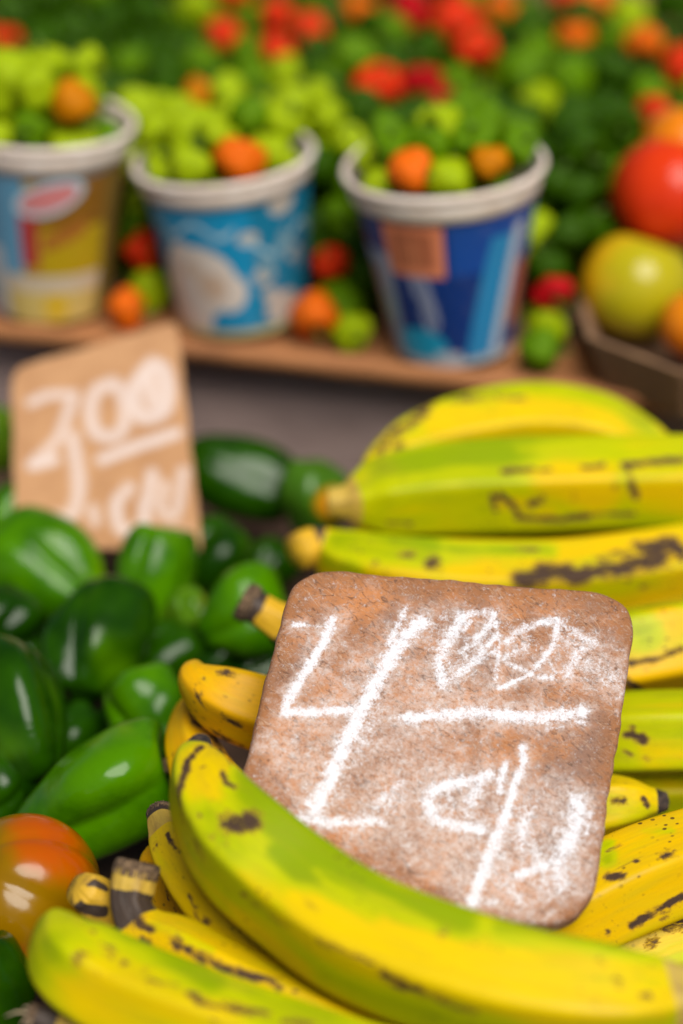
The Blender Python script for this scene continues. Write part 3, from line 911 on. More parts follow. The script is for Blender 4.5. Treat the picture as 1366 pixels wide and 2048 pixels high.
strokes = [
    (c7((880, 800), (900, 900), (960, 960)), 34, .42), (c7((1040, 820), (960, 1010)), 40, .46), (c7((620, 760), (740, 840), (820, 900)), 34, .36), (c7((500, 720), (450, 800), (330, 830)), 26, .36), (c7((640, 230), (660, 380), (780, 240)), 30, .36), (c7((1000, 230), (1060, 340), (1150, 400)), 34, .36), (c7((850, 260), (960, 330)), 26, .3), (c7((420, 480), (330, 660), (240, 800)), 30, .40), (c7((760, 950), (880, 1060)), 34, .34),
    (c7((300, 212), (285, 262), (240, 340), (195, 410), (162, 470)), 12, 1.0),
    (c7((187, 228), (213, 226)), 7, .95), (c7((213, 226), (290, 235)), 5, .35),
    (c7((158, 492), (260, 492), (385, 482)), 12, 1.0),
    (c7((573, 218), (520, 268), (470, 340), (420, 430), (360, 550), (300, 680), (250, 785)), 18, 1.05),
    (c7((528, 172), (500, 235), (470, 290)), 9, .75),
    (c7((205, 812), (300, 828), (400, 822), (450, 825)), 13, .85),
    (c7((235, 770), (255, 810)), 16, .9),
    # first nought
    (c7((700, 205), (655, 270), (628, 335), (632, 405)), 15, .92), (c7((632, 405), (690, 372), (750, 315), (800, 260)), 11, .78), (c7((690, 200), (790, 190)), 13, .75), (c7((790, 190), (770, 240), (740, 265)), 11, .8),
    (c7((690, 310), (760, 270)), 9, .55), (c7((745, 340), (800, 300)), 7, .6), (c7((700, 240), (720, 215)), 10, .7),
    # second nought
    (c7((795, 215), (805, 290), (797, 390)), 7, .75), (c7((835, 275), (880, 240), (985, 210)), 10, .85), (c7((985, 210), (970, 290), (905, 375)), 8, .85), (c7((905, 375), (812, 420)), 6, .95), (c7((905, 375), (835, 345)), 7, .75),
    (c7((990, 215), (1035, 245), (1075, 275)), 9, .68), (c7((1055, 300), (1015, 375)), 15, .72), (c7((960, 340), (985, 385)), 5, .6), (c7((1010, 260), (1060, 310)), 5, .55), (c7((880, 300), (830, 330)), 10, .5), (c7((930, 385), (975, 388)), 7, .65), (c7((1100, 270), (1080, 330)), 16, .4),
    # bar
    (c7((525, 512), (640, 500), (760, 494), (860, 505), (940, 508), (1060, 492)), 15, 1.0), (c7((950, 545), (1000, 538)), 4, .5), (c7((1040, 520), (1065, 525)), 6, .7),
    # dot, c, slash, u
    (c7((435, 775), (470, 740), (510, 705)), 15, .58), (c7((480, 780), (490, 795)), 8, .55),
    (c7((775, 682), (735, 700), (680, 705), (605, 735), (588, 770)), 14, .95), (c7((588, 765), (620, 815), (690, 838), (755, 850)), 15, .92), (c7((752, 705), (718, 765)), 14, .9), (c7((660, 720), (655, 760)), 10, .6),
    (c7((878, 600), (882, 645), (860, 700), (830, 790)), 9, 1.0), (c7((830, 790), (800, 870), (765, 960), (728, 1065)), 14, 1.0), (c7((828, 650), (815, 690), (808, 735)), 9, .9), (c7((725, 1070), (790, 1068)), 9, .55),
    (c7((895, 800), (880, 850), (872, 890)), 15, .78), (c7((1045, 770), (1040, 840), (1010, 900), (980, 960)), 21, .98), (c7((980, 960), (920, 965), (875, 985)), 17, .88), (c7((985, 985), (1000, 1020)), 24, .72), (c7((1080, 800), (1075, 860)), 8, .75)]
hz = [(c7((330, 330))[0], 110, .45), (c7((470, 560))[0], 70, .25), (c7((250, 640))[0], 90, .62), (c7((120, 600))[0], 60, .5), (c7((640, 430))[0], 90, .5), (c7((560, 620))[0], 90, .30), (c7((1090, 360))[0], 75, .68),
      (c7((850, 430))[0], 80, .45), (c7((540, 870))[0], 110, .5), (c7((700, 930))[0], 90, .55), (c7((930, 900))[0], 110, .78), (c7((450, 780))[0], 70, .45), (c7((880, 1050))[0], 70, .4), (c7((600, 700))[0], 70, .4), (c7((950, 720))[0], 60, .25), (c7((750, 600))[0], 80, .2)]
el = R(60)
board_c = CAM + ray(875, 1490) * 0.722
board = slab("price_board", "slab", "brown rounded price board chalked with 4.00 propped on the plantains", "price sign",
     board_c, np.array([0.05, -math.cos(el), math.sin(el)]), [(425, 1785), (1178, 1858), (1281, 1188), (588, 1131)][::1], [95, 100, 105, 92], 0.0085, strokes, hz, M['slab'], 900, 210, wscale=1.12)

# cardboard sign at the back left
def c3(*q):
    return [(x / 2.1015, 600 + y / 2.1015) for x, y in q]
s2 = [(c3((130, 430), (210, 400), (310, 400)), 15, .85), (c3((310, 400), (270, 520), (230, 600), (150, 670)), 17, .8), (c3((140, 690), (220, 670)), 17, 1.0), (c3((300, 570), (325, 700), (330, 800), (300, 900), (190, 920)), 20, .8), (c3((225, 800), (225, 850)), 8, .2),
      (c3((470, 350), (400, 390), (380, 480), (410, 560), (490, 570), (530, 490), (515, 390), (470, 350)), 20, .85), (c3((640, 270), (575, 350), (565, 440), (600, 490), (680, 470), (705, 380), (680, 290), (640, 270)), 20, .95), (c3((620, 300), (650, 430)), 24, .9),
      (c3((430, 670), (560, 620), (740, 560)), 16, .95),
      (c3((390, 880), (400, 930)), 18, .75), (c3((540, 790), (490, 860), (510, 960), (600, 960), (610, 850)), 18, .85), (c3((640, 730), (620, 850), (590, 950)), 17, .85), (c3((690, 780), (680, 880), (740, 900), (770, 720)), 18, .75), (c3((660, 900), (780, 960)), 26, .45)]
p_bot = at(210, 1075, 0.045)
p_top = CAM + ray(200, 690) * (0.868 / ray(200, 690)[1])
dv = p_top - p_bot
nv = np.cross(np.array([1.0, -0.14, 0]), dv)
if nv[1] > 0:
    nv = -nv
slab("cardboard_sign", "card", "small tan cardboard price sign with blurred white chalk figures", "price sign",
     p_bot, nv, [(30, 1090), (405, 1105), (352, 640), (190, 690), (22, 735)], [30, 20, 16, 160, 34], 0.003, s2, [], M['card'], 420, 110, bow=0.0, bev=0.0008, wscale=1.2)

# ------------------------------------------------------------------ bell peppers
def bell_mesh(nl, lobe, k_len, seed, r1=0.86, pinch=0.0, bend=0.0, n=40, m=60):
    """body along +Z (stem at top), unit largest radius"""
    rg = np.random.default_rng(seed)
    t = np.linspace(0, 1, n)
    th = np.linspace(0, 2 * np.pi, m, endpoint=False)
    la = rg.uniform(0.8, 1.2, 8)
    V = []
    ph = rg.uniform(0, 6)
    for i, q in enumerate(t):
        # profile: stem dimple, shoulder, body, blossom end
        ang = q * np.pi
        rad = (np.sin(ang) ** 0.62) * (1 - 0.28 * smooth(0.45, 1.0, q) * (1 if r1 < 1 else 0)) * (1 - pinch * smooth(0.3, 1, q))
        z = k_len * np.cos(ang)
        z -= 0.26 * k_len * np.exp(-(q / 0.13) ** 2)
        z += 0.16 * k_len * np.exp(-((1 - q) / 0.14) ** 2)
        lob = lobe * (0.45 + 0.55 * smooth(0.0, 0.6, q))
        thw = th + 0.25 * np.sin(th + ph)
        r = rad * (1 - lob + lob * np.abs(np.cos(nl * 0.5 * thw + ph)) ** 0.6 + 0.05 * np.sin(2 * th + ph * 2) + 0.02 * np.sin(5 * th + 4 * q))
        zz = z + 0.06 * np.abs(np.cos(nl * 0.5 * thw + ph)) * (1 if q < 0.5 else -1) * (abs(q - 0.5) * 2) ** 2
        V.append(np.stack([r * np.cos(th) + bend * (z / k_len) ** 2, r * np.sin(th), zz], 1))
    return np.concatenate(V), grid_faces(n, m), np.repeat(t, m)

def orient(axis, roll=0.0):
    q = Vector(axis).normalized().to_track_quat('Z', 'Y')
    return q.to_matrix().to_4x4() @ Matrix.Rotation(roll, 4, 'Z')

BG = "green bell peppers piled left of the plantains"
def bell(name, label, px, py, z, rpx, klen, axis, mat, seed, nl=4, lobe=0.16, pinch=0.0, bend=0.0, stem='bell_stem', stem_len=0.9, cat="pepper", group=BG, roll=0.0, turn=None):
    c = at(px, py, z)
    r = msize(rpx * 1.17, c)
    V, F, T = bell_mesh(nl, lobe, klen, seed, pinch=pinch, bend=bend)
    rg_ = np.random.default_rng(seed + 500)
    for fq, am in ((1.3, .10), (2.4, .045)):
        w1, w2, w3 = rg_.normal(size=(3, 3)) * fq
        V = V * (1 + am * np.sin(V @ w1 + 1) + am * np.sin(V @ w2 + 2))[:, None] + np.outer(am * 0.6 * np.sin(V @ w3), rg_.normal(size=3) * 0.6)
    root = empty(name, c, label, cat, group)
    root.matrix_world = Matrix.Translation(Vector(c)) @ orient(axis, roll)
    at_ = {'turn': T if turn is None else turn(V)}
    mesh_obj("body", V * r, [q[::-1] for q in F], mat, root, at_)
    if stem:
        zt = klen * 0.74 * r
        p = [np.array([0, 0, zt - 0.03 * r]), np.array([0.02 * r, 0, zt + 0.25 * stem_len * r]), np.array([0.10 * r, 0.05 * r, zt + 0.6 * stem_len * r]), np.array([0.25 * r, 0.1 * r, zt + stem_len * r])]
        so_ = tube("stem", p, 0.13 * r, 0.17 * r, M[stem], root, 10, 12)
        # calyx: scalloped disc
        vs, n_ = [], 30
        for k, (rk, zk) in enumerate(((0.10, 0.16), (0.28, 0.08), (0.46, 0.10))):
            for j in range(n_):
                a = 2 * math.pi * j / n_
                rr = rk * (1 + (0.18 * math.cos(5 * a) if k == 2 else 0))
                vs.append((rr * r * math.cos(a), rr * r * math.sin(a), zt + (zk - 0.02) * r))
        for k in range(2, -1, -1):
            for j in range(n_):
                q = vs[k * n_ + j]
                vs.append((q[0], q[1], q[2] - 0.05 * r))
        mesh_obj("calyx", vs, [q[::-1] for q in grid_faces(6, n_)], M[stem], so_)
    return root

B_, D_, L_ = M['bell'], M['bell_dark'], M['bell_light']
bell("bell_pepper", "large bright green pepper in front of the pile, just above the half ripe tomato", 186, 1612, .034, 104, 1.55, (0.86, 0.30, 0.36), B_, 3, 3, .30, .34, stem='dry_stem', stem_len=.7, roll=2.3)
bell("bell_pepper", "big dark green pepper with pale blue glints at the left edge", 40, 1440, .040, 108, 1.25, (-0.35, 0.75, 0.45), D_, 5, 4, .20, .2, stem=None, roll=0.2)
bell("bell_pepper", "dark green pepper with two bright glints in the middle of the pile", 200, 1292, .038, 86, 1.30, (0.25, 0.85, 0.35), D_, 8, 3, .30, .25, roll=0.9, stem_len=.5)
bell("bell_pepper", "glossy green pepper directly below the lower left corner of the cardboard sign", 92, 1142, .038, 86, 1.35, (-0.75, 0.45, 0.35), B_, 9, 3, .28, .25, stem=None, roll=2.0)
bell("bell_pepper", "green pepper standing below the lower right corner of the cardboard sign", 306, 1156, .040, 76, 1.25, (0.25, 0.55, 0.75), B_, 12, 4, .28, .3, stem=None, roll=0.4)
bell("bell_pepper", "bright green pepper touching the orange-yellow plantain tip", 306, 1424, .034, 70, 1.35, (-0.55, 0.75, 0.30), B_, 14, 3, .32, .25, stem=None, roll=1.2)
bell("bell_pepper", "green pepper with light glints behind the short dark-ended plantain stem", 480, 1236, .036, 72, 1.40, (0.80, 0.45, 0.25), B_, 17, 3, .28, .25, stem=None, roll=2.2)
bell("bell_pepper", "small yellow-green pepper between the glossy green ones", 368, 1234, .030, 46, 1.35, (0.35, -0.5, 0.7), L_, 21, 3, .22, .2, stem=None)
bell("long_pepper", "long very dark green pepper lying against the grey shelf front", 492, 955, .040, 72, 1.75, (0.88, -0.22, -0.30), D_, 23, 3, .14, .15, stem=None, roll=0.3)
bell("bell_pepper", "green pepper turning orange beside the stem of the green scribbled plantain", 628, 1000, .040, 58, 1.15, (0.2, 0.3, 0.9), M['bell_turn'], 26, 4, .22, .15, stem=None, roll=0.5, turn=lambda V: 0.75 * np.exp(-((V[:, 0] + .6) ** 2 + (V[:, 2] - .2) ** 2) / 0.5))
bell("bell_pepper", "dark green pepper cut by the left edge below the glossy one", 0, 1236, .036, 58, 1.35, (0.5, 0.7, 0.4), D_, 28, 4, .26, .2, stem=None)
bell("bell_pepper", "light green pepper at the left edge beside the cardboard sign", -10, 880, .046, 48, 1.25, (-0.2, 0.4, 0.9), L_, 31, 3, .2, .1, stem=None)
bell("bell_pepper", "dim green pepper behind the bottom right of the cardboard sign", 424, 1118, .030, 56, 1.3, (0.6, 0.6, 0.4), D_, 33, 4, .26, .2, stem=None)
bell("bell_pepper", "dark shiny pepper in the very bottom left corner", -8, 1972, .040, 74, 1.25, (-0.3, 0.6, 0.6), D_, 36, 4, .18, .15, stem=None)
bell("bell_pepper", "dark green pepper low at the left edge behind the half ripe tomato", -14, 1590, .026, 56, 1.3, (0.6, 0.6, 0.3), D_, 38, 4, .24, .2, stem=None)
bell("bell_pepper", "green pepper at the left edge under the cardboard sign", 2, 1042, .040, 54, 1.3, (0.4, 0.7, 0.5), B_, 41, 4, .26, .2, stem=None)
bell("bell_pepper", "dark green pepper deep in the pile right of the one with two glints", 326, 1312, .022, 54, 1.3, (0.7, 0.5, 0.3), D_, 43, 3, .3, .2, stem=None)
bell("bell_pepper", "small yellow-tinged pepper in the gap left of the one with two glints", 176, 1200, .026, 34, 1.3, (0.4, -0.5, 0.6), L_, 46, 3, .24, .2, stem=None)
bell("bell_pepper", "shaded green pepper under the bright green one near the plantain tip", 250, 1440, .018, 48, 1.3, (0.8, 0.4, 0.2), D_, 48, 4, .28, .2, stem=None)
bell("bell_pepper", "green pepper half hidden below the short dark-ended plantain stem", 450, 1312, .020, 52, 1.3, (0.7, 0.6, 0.2), D_, 51, 4, .28, .2, stem=None)
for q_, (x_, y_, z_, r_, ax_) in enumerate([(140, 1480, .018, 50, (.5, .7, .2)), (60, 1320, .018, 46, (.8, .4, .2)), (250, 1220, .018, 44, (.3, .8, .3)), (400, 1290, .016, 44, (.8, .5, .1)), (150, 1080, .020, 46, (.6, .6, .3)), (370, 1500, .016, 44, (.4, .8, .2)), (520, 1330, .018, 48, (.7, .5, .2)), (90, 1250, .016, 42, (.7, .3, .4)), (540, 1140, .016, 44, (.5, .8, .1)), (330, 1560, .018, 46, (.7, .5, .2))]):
    bell("bell_pepper", "shaded dark green pepper buried in the lower layer of the pepper pile", x_, y_, z_, r_, 1.25, ax_, D_, 60 + q_, 3 + q_ % 2, .28, .2, stem=None, group="buried peppers of the green pile", roll=q_ * 0.9)  # extra peppers added low down to darken the gaps in the pile
bell("bell_pepper", "dark green pepper deep in the gap above the large bright green one", 120, 1362, .016, 46, 1.3, (0.5, 0.8, 0.1), D_, 54, 3, .3, .2, stem=None)

# ------------------------------------------------------------------ tomatoes
def tomato(label, px, py, z, rpx, squash, mat, seed, ribs=6, rib=0.05, axis=(0, 0.1, 1), turn=None, scar=True, group=None, seam_w=0.0, roll=0.0):
    c = at(px, py, z)
    r = msize(rpx, c)
    rg = np.random.default_rng(seed)
    n, m = 48, 84
    t = np.linspace(0, 1, n); th = np.linspace(0, 2 * np.pi, m, endpoint=False)
    ph = rg.uniform(0, 6)
    V, S = [], []
    for q in t:
        a = q * np.pi
        rd = np.sin(a) ** 0.85
        z_ = squash * (np.cos(a) - 0.22 * np.exp(-(q / 0.10) ** 2) + 0.06 * np.exp(-((1 - q) / 0.08) ** 2))
        thw = th + 0.22 * np.sin(2 * th + ph)
        cr = np.abs(np.cos(ribs * 0.5 * thw + ph))
        w_ = rib * (0.35 + 0.65 * np.exp(-(q / 0.45) ** 2))
        rr = rd * (1 - w_ + w_ * cr ** 0.6 + 0.02 * np.sin(2 * th + ph))
        V.append(np.stack([rr * np.cos(th), rr * np.sin(th), np.full(m, z_)], 1))
        S.append(np.where(cr < 0.045, 1.0, 0.0) * seam_w * math.exp(-(q / 0.5) ** 2))
    V = np.concatenate(V); S = np.concatenate(S)
    root = empty("tomato", c, label, "tomato", group)
    root.matrix_world = Matrix.Translation(Vector(c)) @ orient(axis, roll)
    tv = turn(V) if turn else np.zeros(len(V))
    mesh_obj("skin", V * r, [q[::-1] for q in grid_faces(n, m)], mat, root, {'turn': tv, 'seam': S})
    if scar:
        vs = [(0, 0, (squash * 0.80) * r)]
        for j in range(16):
            a = 2 * math.pi * j / 16
            rr = 0.13 * (1 + 0.25 * math.cos(5 * a))
            vs.append((rr * r * math.cos(a), rr * r * math.sin(a), squash * 0.845 * r))
        mesh_obj("stem_scar", vs, [(0, 1 + j, 1 + (j + 1) % 16) for j in range(16)], M['dry_stem'], root)
    return root

tomato("ribbed half ripe orange and green tomato at the left edge beside the cut stems", 42, 1796, .036, 168, 0.92, M['tomato_front'], 4, 5, .17, (-0.62, -0.25, 0.66),
       turn=lambda V: 0.48 + 0.40 * np.sin(V[:, 0] * 3.4 + V[:, 1] * 2.6 + V[:, 2] * 1.5 + 2.6), seam_w=0.45, roll=0.7)

# octagonal tray with tomatoes
oc = np.array([0.151, 0.886, FLOOR + 0.0006])
oct_ = empty("octagonal_tray", oc, "small brown octagonal tray holding tomatoes at the right edge", "tray")
def octo(r, z):
    return [(r / math.cos(math.pi / 8) * math.cos(math.pi / 8 + k * math.pi / 4), r / math.cos(math.pi / 8) * math.sin(math.pi / 8 + k * math.pi / 4), z) for k in range(8)]
mesh_obj("tray_bottom", octo(.046, 0) + octo(.046, .003), [tuple(range(8))[::-1], tuple(range(8, 16))] + [(k, (k + 1) % 8, 8 + (k + 1) % 8, 8 + k) for k in range(8)], M['tray2'], oct_, shade=False)
for k in range(8):
    a0, a1 = math.pi / 8 + k * math.pi / 4 + 0.004, math.pi / 8 + (k + 1) * math.pi / 4 - 0.004
    def pt(r, a, z):
        q = r / math.cos(math.pi / 8)
        return (q * math.cos(a), q * math.sin(a), z)
    hh = 0.0225
    vs = [pt(.0462, a0, 0), pt(.0462, a1, 0), pt(.0545, a1, hh), pt(.0545, a0, hh), pt(.0436, a0, .0032), pt(.0436, a1, .0032), pt(.0515, a1, hh), pt(.0515, a0, hh)]
    mesh_obj("side_panel", vs, [(0, 1, 2, 3), (5, 4, 7, 6), (3, 2, 6, 7), (1, 0, 4, 5), (1, 5, 6, 2), (4, 0, 3, 7)], M['tray2'], oct_, shade=False)
TG = "tomatoes in the octagonal tray"
tomato("yellow tomato in the octagonal tray", 1272, 572, .1035, 114, 0.92, M['tomato_yel'], 6, 5, .03, (0.3, 0.3, 0.9), turn=lambda V: 0.5 + 0.5 * V[:, 0], group=TG, scar=False)
tomato("large red tomato resting behind the yellow one", 1336, 388, .128, 118, 0.93, M['tomato_red'], 7, 5, .03, (0.2, 0.5, 0.8), group=TG, scar=False)
tomato("orange tomato cut by the right edge in the octagonal tray", 1392, 652, .102, 74, 0.9, M['tomato_or'], 8, 5, .03, (0.3, 0.2, 0.9), group=TG, scar=False)
tomato("orange-red tomato at the right edge above the red one", 1372, 300, .140, 92, 0.92, M['tomato_or'], 9, 5, .03, (0.2, 0.5, 0.8), group=TG, scar=False)

# ------------------------------------------------------------------ cups
def cup_print_left(u, v):
    """u: angle in degrees from the side facing the viewer (right positive); v: 0 bottom..1 top"""
    c = np.zeros((len(u), 3)); c[:] = (0.42, 0.24, 0.015)
    def put(mask, rgb):
        c[mask] = rgb
    put(u < -22 + 10 * (v - .5), (0.12, 0.32, 0.48))
    put((u < -10) & (u > -24) & (v < .72) & (v > .36), (0.42, 0.04, 0.035))
    put((u > -10) & (v > .55), (0.26, 0.11, 0.008))
    put((u > -8) & (v > .30) & (v < .60), (0.50, 0.33, 0.006))
    put((u > -6) & (u < 30) & (np.abs(v - (.52 + u * .003)) < .05), (0.40, 0.14, 0.02))
    put((v < .30) & (v > .20), (0.62, 0.50, 0.36))
    put(v < .20, (0.66, 0.48, 0.14))
    put(((u - 4) / 12) ** 2 + ((v - .10) / .09) ** 2 < 1, (0.72, 0.46, 0.03))
    put(((u - 0) / 27) ** 2 + ((v - .79 - u * .002) / .105) ** 2 < 1, (0.48, 0.60, 0.66))
    put(((u - 0) / 22) ** 2 + ((v - .79 - u * .002) / .072) ** 2 < 1, (0.66, 0.22, 0.22))
    put((v > .90), (0.20, 0.28, 0.34))
    put((u < -45) & (v < .45), (0.60, 0.62, 0.62))
    put(u > 48, (0.24, 0.15, 0.03))
    return c
def cup_print_mid(u, v):
    c = np.zeros((len(u), 3)); c[:] = (0.004, 0.25, 0.47)
    def el(a, b, ra, rb):
        return ((u - a) / ra) ** 2 + ((v - b) / rb) ** 2 < 1
    c[(u > 12)] = (0.004, 0.18, 0.32)
    for (a, b, ra, rb) in ((-34, .42, 32, .25), (-50, .25, 26, .24), (-24, .56, 12, .08), (-44, .64, 9, .05), (-10, .34, 15, .14), (-58, .10, 30, .10)):
        c[el(a, b, ra, rb)] = (0.70, 0.60, 0.52)
    c[el(-22, .38, 12, .10)] = (0.64, 0.45, 0.32)
    c[el(-36, .50, 9, .06)] = (0.66, 0.50, 0.38)
    for (a, b, ra, rb) in ((38, .88, 11, .075), (36, .16, 17, .11), (10, .70, 8, .05), (20, .42, 9, .06), (50, .50, 8, .05), (24, .28, 7, .04)):
        c[el(a, b, ra, rb)] = (0.50, 0.44, 0.38)
    sw = (np.abs(v - (.78 + .05 * np.sin(u * .16))) < .018) & (u < 0) | (np.abs(v - (.62 + .07 * np.sin(u * .12 + 1))) < .02) & (u > 5)
    c[sw] = (0.36, 0.52, 0.60)
    c[(u > 16) & (u < 60) & (np.abs(v - .55 - .10 * np.sin(u * .2)) < .06)] = (0.16, 0.30, 0.38)
    c[(v < .05)] = (0.50, 0.46, 0.20)
    return c
def cup_print_right(u, v):
    c = np.zeros((len(u), 3)); c[:] = (0.004, 0.035, 0.20)
    c[(v > .60) & (u > 0)] = (0.005, 0.065, 0.33)
    c[(u > 22 + 26 * (v - .5)) & (u < 46 + 24 * (v - .4)) & (v < .80)] = (0.02, 0.24, 0.50)
    c[(np.abs(u - (46 + 18 * (v - .4))) < 5) & (v < .84)] = (0.46, 0.52, 0.62)
    c[(u > 54 + 16 * (v - .4)) & (v < .58) & (v > .18)] = (0.46, 0.14, 0.09)
    c[(u < -46 - 10 * (.5 - v)) & (v < .70)] = (0.30, 0.44, 0.60)
    c[(u < -62) & (v < .6)] = (0.50, 0.30, 0.28)
    c[(u < -66) & (v > .7)] = (0.20, 0.03, 0.08)
    for k in range(5):
        c[(np.abs(u - (-22 + 26 * (.5 - v) + 6 * np.sin(v * 14 + k))) < 1.6) & (v < .60) & (v > .1 + .05 * k)] = (0.30, 0.33, 0.46)
    c[((u + 30) / 24) ** 2 + ((v - .14) / .11) ** 2 < 1] = (0.012, 0.36, 0.58)
    c[(v < .05)] = (0.40, 0.46, 0.50)
    c[(np.abs(u + 6) < 12) & (v < .10)] = (0.48, 0.52, 0.58)
    sq = (np.abs(u + 24) < 21) & (np.abs(v - .755) < .165)
    c[sq] = (0.80, 0.25, 0.12)
    sq2 = (np.abs(u + 24) < 14) & (np.abs(v - .755) < .110)
    c[sq2] = (0.46, 0.13, 0.06)
    c[sq2 & ((np.abs(u + 30) < 1.3) | (np.abs(u + 25) < 1.1) | (np.abs(u + 20) < 1.3)) & (v < .82)] = (0.66, 0.22, 0.10)
    return c

def make_cup(label, rim_px, base_px, rim_rpx, base_rpx, prt, lean_extra=0.0):
    b = at(*base_px, FLOOR + 0.004)
    # rim centre: choose the point on the rim ray straight above the base's distance
    d = ray(*rim_px)
    top = CAM + d * (b[1] / d[1])
    r1, r0 = msize(rim_rpx, top), msize(base_rpx, b)
    ax = top - b
    H = np.linalg.norm(ax)
    root = empty("paper_cup", b, label, "cup", "printed paper cups along the front of the tray")
    m4 = orient(ax / H)
    root.matrix_world = Matrix.Translation(Vector(b)) @ m4
    inv = np.array(m4.to_3x3().transposed())
    cdir = inv @ (CAM - b)
    a0 = math.atan2(cdir[1], cdir[0])
    n, m = 150, 300
    th = np.linspace(0, 2 * np.pi, m, endpoint=False)
    rw1 = r1 * 0.93
    prof = [(r0 * 0.95 + (0), -0.0005)]
    vs, uu, vv = [], [], []
    for i in range(n):
        q = i / (n - 1)
        r = r0 + (rw1 - r0) * q
        rr = r * (1 + 0.006 * np.sin(3 * th + 5 * q) + 0.004 * np.sin(7 * th + 2))
        vs.append(np.stack([rr * np.cos(th), rr * np.sin(th), np.full(m, q * (H - 0.003))], 1))
        du = np.degrees((th - a0 + np.pi) % (2 * np.pi) - np.pi)
        uu.append(du); vv.append(np.full(m, q))
    for i in range(30):
        q = 1 - i / 29
        r = r0 + (rw1 - r0) * q - 0.0008
        vs.append(np.stack([r * np.cos(th), r * np.sin(th), np.full(m, max(q * (H - 0.003), 0.004))], 1))
        uu.append(np.full(m, 999.0)); vv.append(np.full(m, q))
    V = np.concatenate(vs); U = np.concatenate(uu); W = np.concatenate(vv)
    C = prt(np.where(U > 900, 0, U), W / 0.97)
    C[U > 900] = (0.62, 0.54, 0.46)
    C = np.column_stack([C, np.ones(len(C))])
    F = grid_faces(n + 30, m)
    k = (n + 29) * m
    F.append(tuple(k + j for j in range(m)))
    F.append(tuple(range(m))[::-1])
    mesh_obj("cup_wall", V, F, M['cup'], root, {'print': C})
    # rolled rim plus the pale band under it
    vs = []
    ring = []
    for a in np.linspace(0, 2 * np.pi, 16, endpoint=False):
        ring.append((r1 * 0.968 + 0.0015 * math.cos(a), H + 0.0017 * math.sin(a)))
    for (rr, zz) in ring:
        vs.append(np.stack([(rr + 0.0004 * np.sin(2 * th)) * np.cos(th), rr * np.sin(th), zz + 0.0006 * np.sin(2 * th + 1)], 1))
    V = np.concatenate(vs)
    F = []
    for i in range(16):
        for j in range(m):
            F.append((i * m + j, i * m + (j + 1) % m, ((i + 1) % 16) * m + (j + 1) % m, ((i + 1) % 16) * m + j))
    mesh_obj("rolled_rim", V, F, M['cup_rim'], root)
    band = []
    zb = H * 0.875
    rb = r0 + (rw1 - r0) * (zb / (H - 0.003))
    for (rr, zz) in ((rb + 0.0002, zb - 0.0005), (rb + 0.0011, zb), (rw1 + 0.0014, H - 0.0022), (rw1 + 0.0002, H - 0.0012)):
        band.append(np.stack([rr * np.cos(th), rr * np.sin(th), np.full(m, zz)], 1))
    mesh_obj("rim_band", np.concatenate(band), grid_faces(4, m), M['cup_rim'], root)
    return dict(b=b, ax=ax / H, H=H, r0=r0, r1=rw1, top=top)

cups = [make_cup("paper cup with yellow and light blue print at the left edge", (92, 246), (104, 600), 180, 112, cup_print_left),
        make_cup("light blue paper cup with cream splashes, middle of the three", (447, 314), (487, 622), 184, 128, cup_print_mid),
        make_cup("dark blue paper cup with an orange square, right of the three", (888, 330), (908, 684), 206, 118, cup_print_right)]

# ------------------------------------------------------------------ small lobed peppers
def chili_mesh(seed, kl, lobe, nl, bend):
    V, F, T = bell_mesh(nl, lobe, kl, seed, pinch=0.18, bend=bend, n=16, m=26)
    rg = np.random.default_rng(seed)
    V = V * (1 + 0.06 * np.sin(V[:, 0:1] * 4 + seed) * np.cos(V[:, 1:2] * 3 + V[:, 2:3] * 4))
    V /= np.abs(V).max()
    return V, [q[::-1] for q in F]
shapes = [chili_mesh(101 + i, *a) for i, a in enumerate([(0.80, .30, 4, 0), (0.95, .26, 3, .1), (0.72, .34, 4, 0), (1.10, .22, 3, .14), (0.88, .30, 5, .05)])]
chili_me = {}
def chili_mesh_data(k, mi):
    if (k, mi) not in chili_me:
        V, F = shapes[k]
        me = bpy.data.meshes.new("lobed_pepper_body")
        me.from_pydata([tuple(v) for v in V], [], F)
        me.polygons.foreach_set('use_smooth', [True] * len(me.polygons))
        me.materials.append(M['chili'][mi])
        chili_me[(k, mi)] = me
    return chili_me[(k, mi)]
stem_proto = tube("stem", [np.array([0, 0, .50]), np.array([.02, 0, .78]), np.array([.12, .04, 1.0]), np.array([.28, .1, 1.16])], .09, .12, M['bell_stem'], None, 6, 7)
stem_me = stem_proto.data
bpy.data.objects.remove(stem_proto)

NAMES = ['green', 'dark green', 'yellow-green', 'orange', 'red', 'crimson', 'amber']
def place_chili(c, r, mi, label, group, rg):
    k = int(rg.integers(0, 5))
    root = bpy.data.objects.new("lobed_pepper", None)
    col.link(root)
    root.empty_display_size = 0.005
    q = orient(Vector((rg.normal(), rg.normal(), rg.normal() + 0.25)), rg.uniform(0, 6))
    root.matrix_world = Matrix.Translation(Vector(c)) @ q @ Matrix.Diagonal((r * 1.13, r * 1.13, r * 1.13, 1))
    tag(root, label, "pepper", group)
    b = bpy.data.objects.new("body", chili_mesh_data(k, mi)); col.link(b); b.parent = root
    s = bpy.data.objects.new("stem", stem_me); col.link(s); s.parent = root
    return root

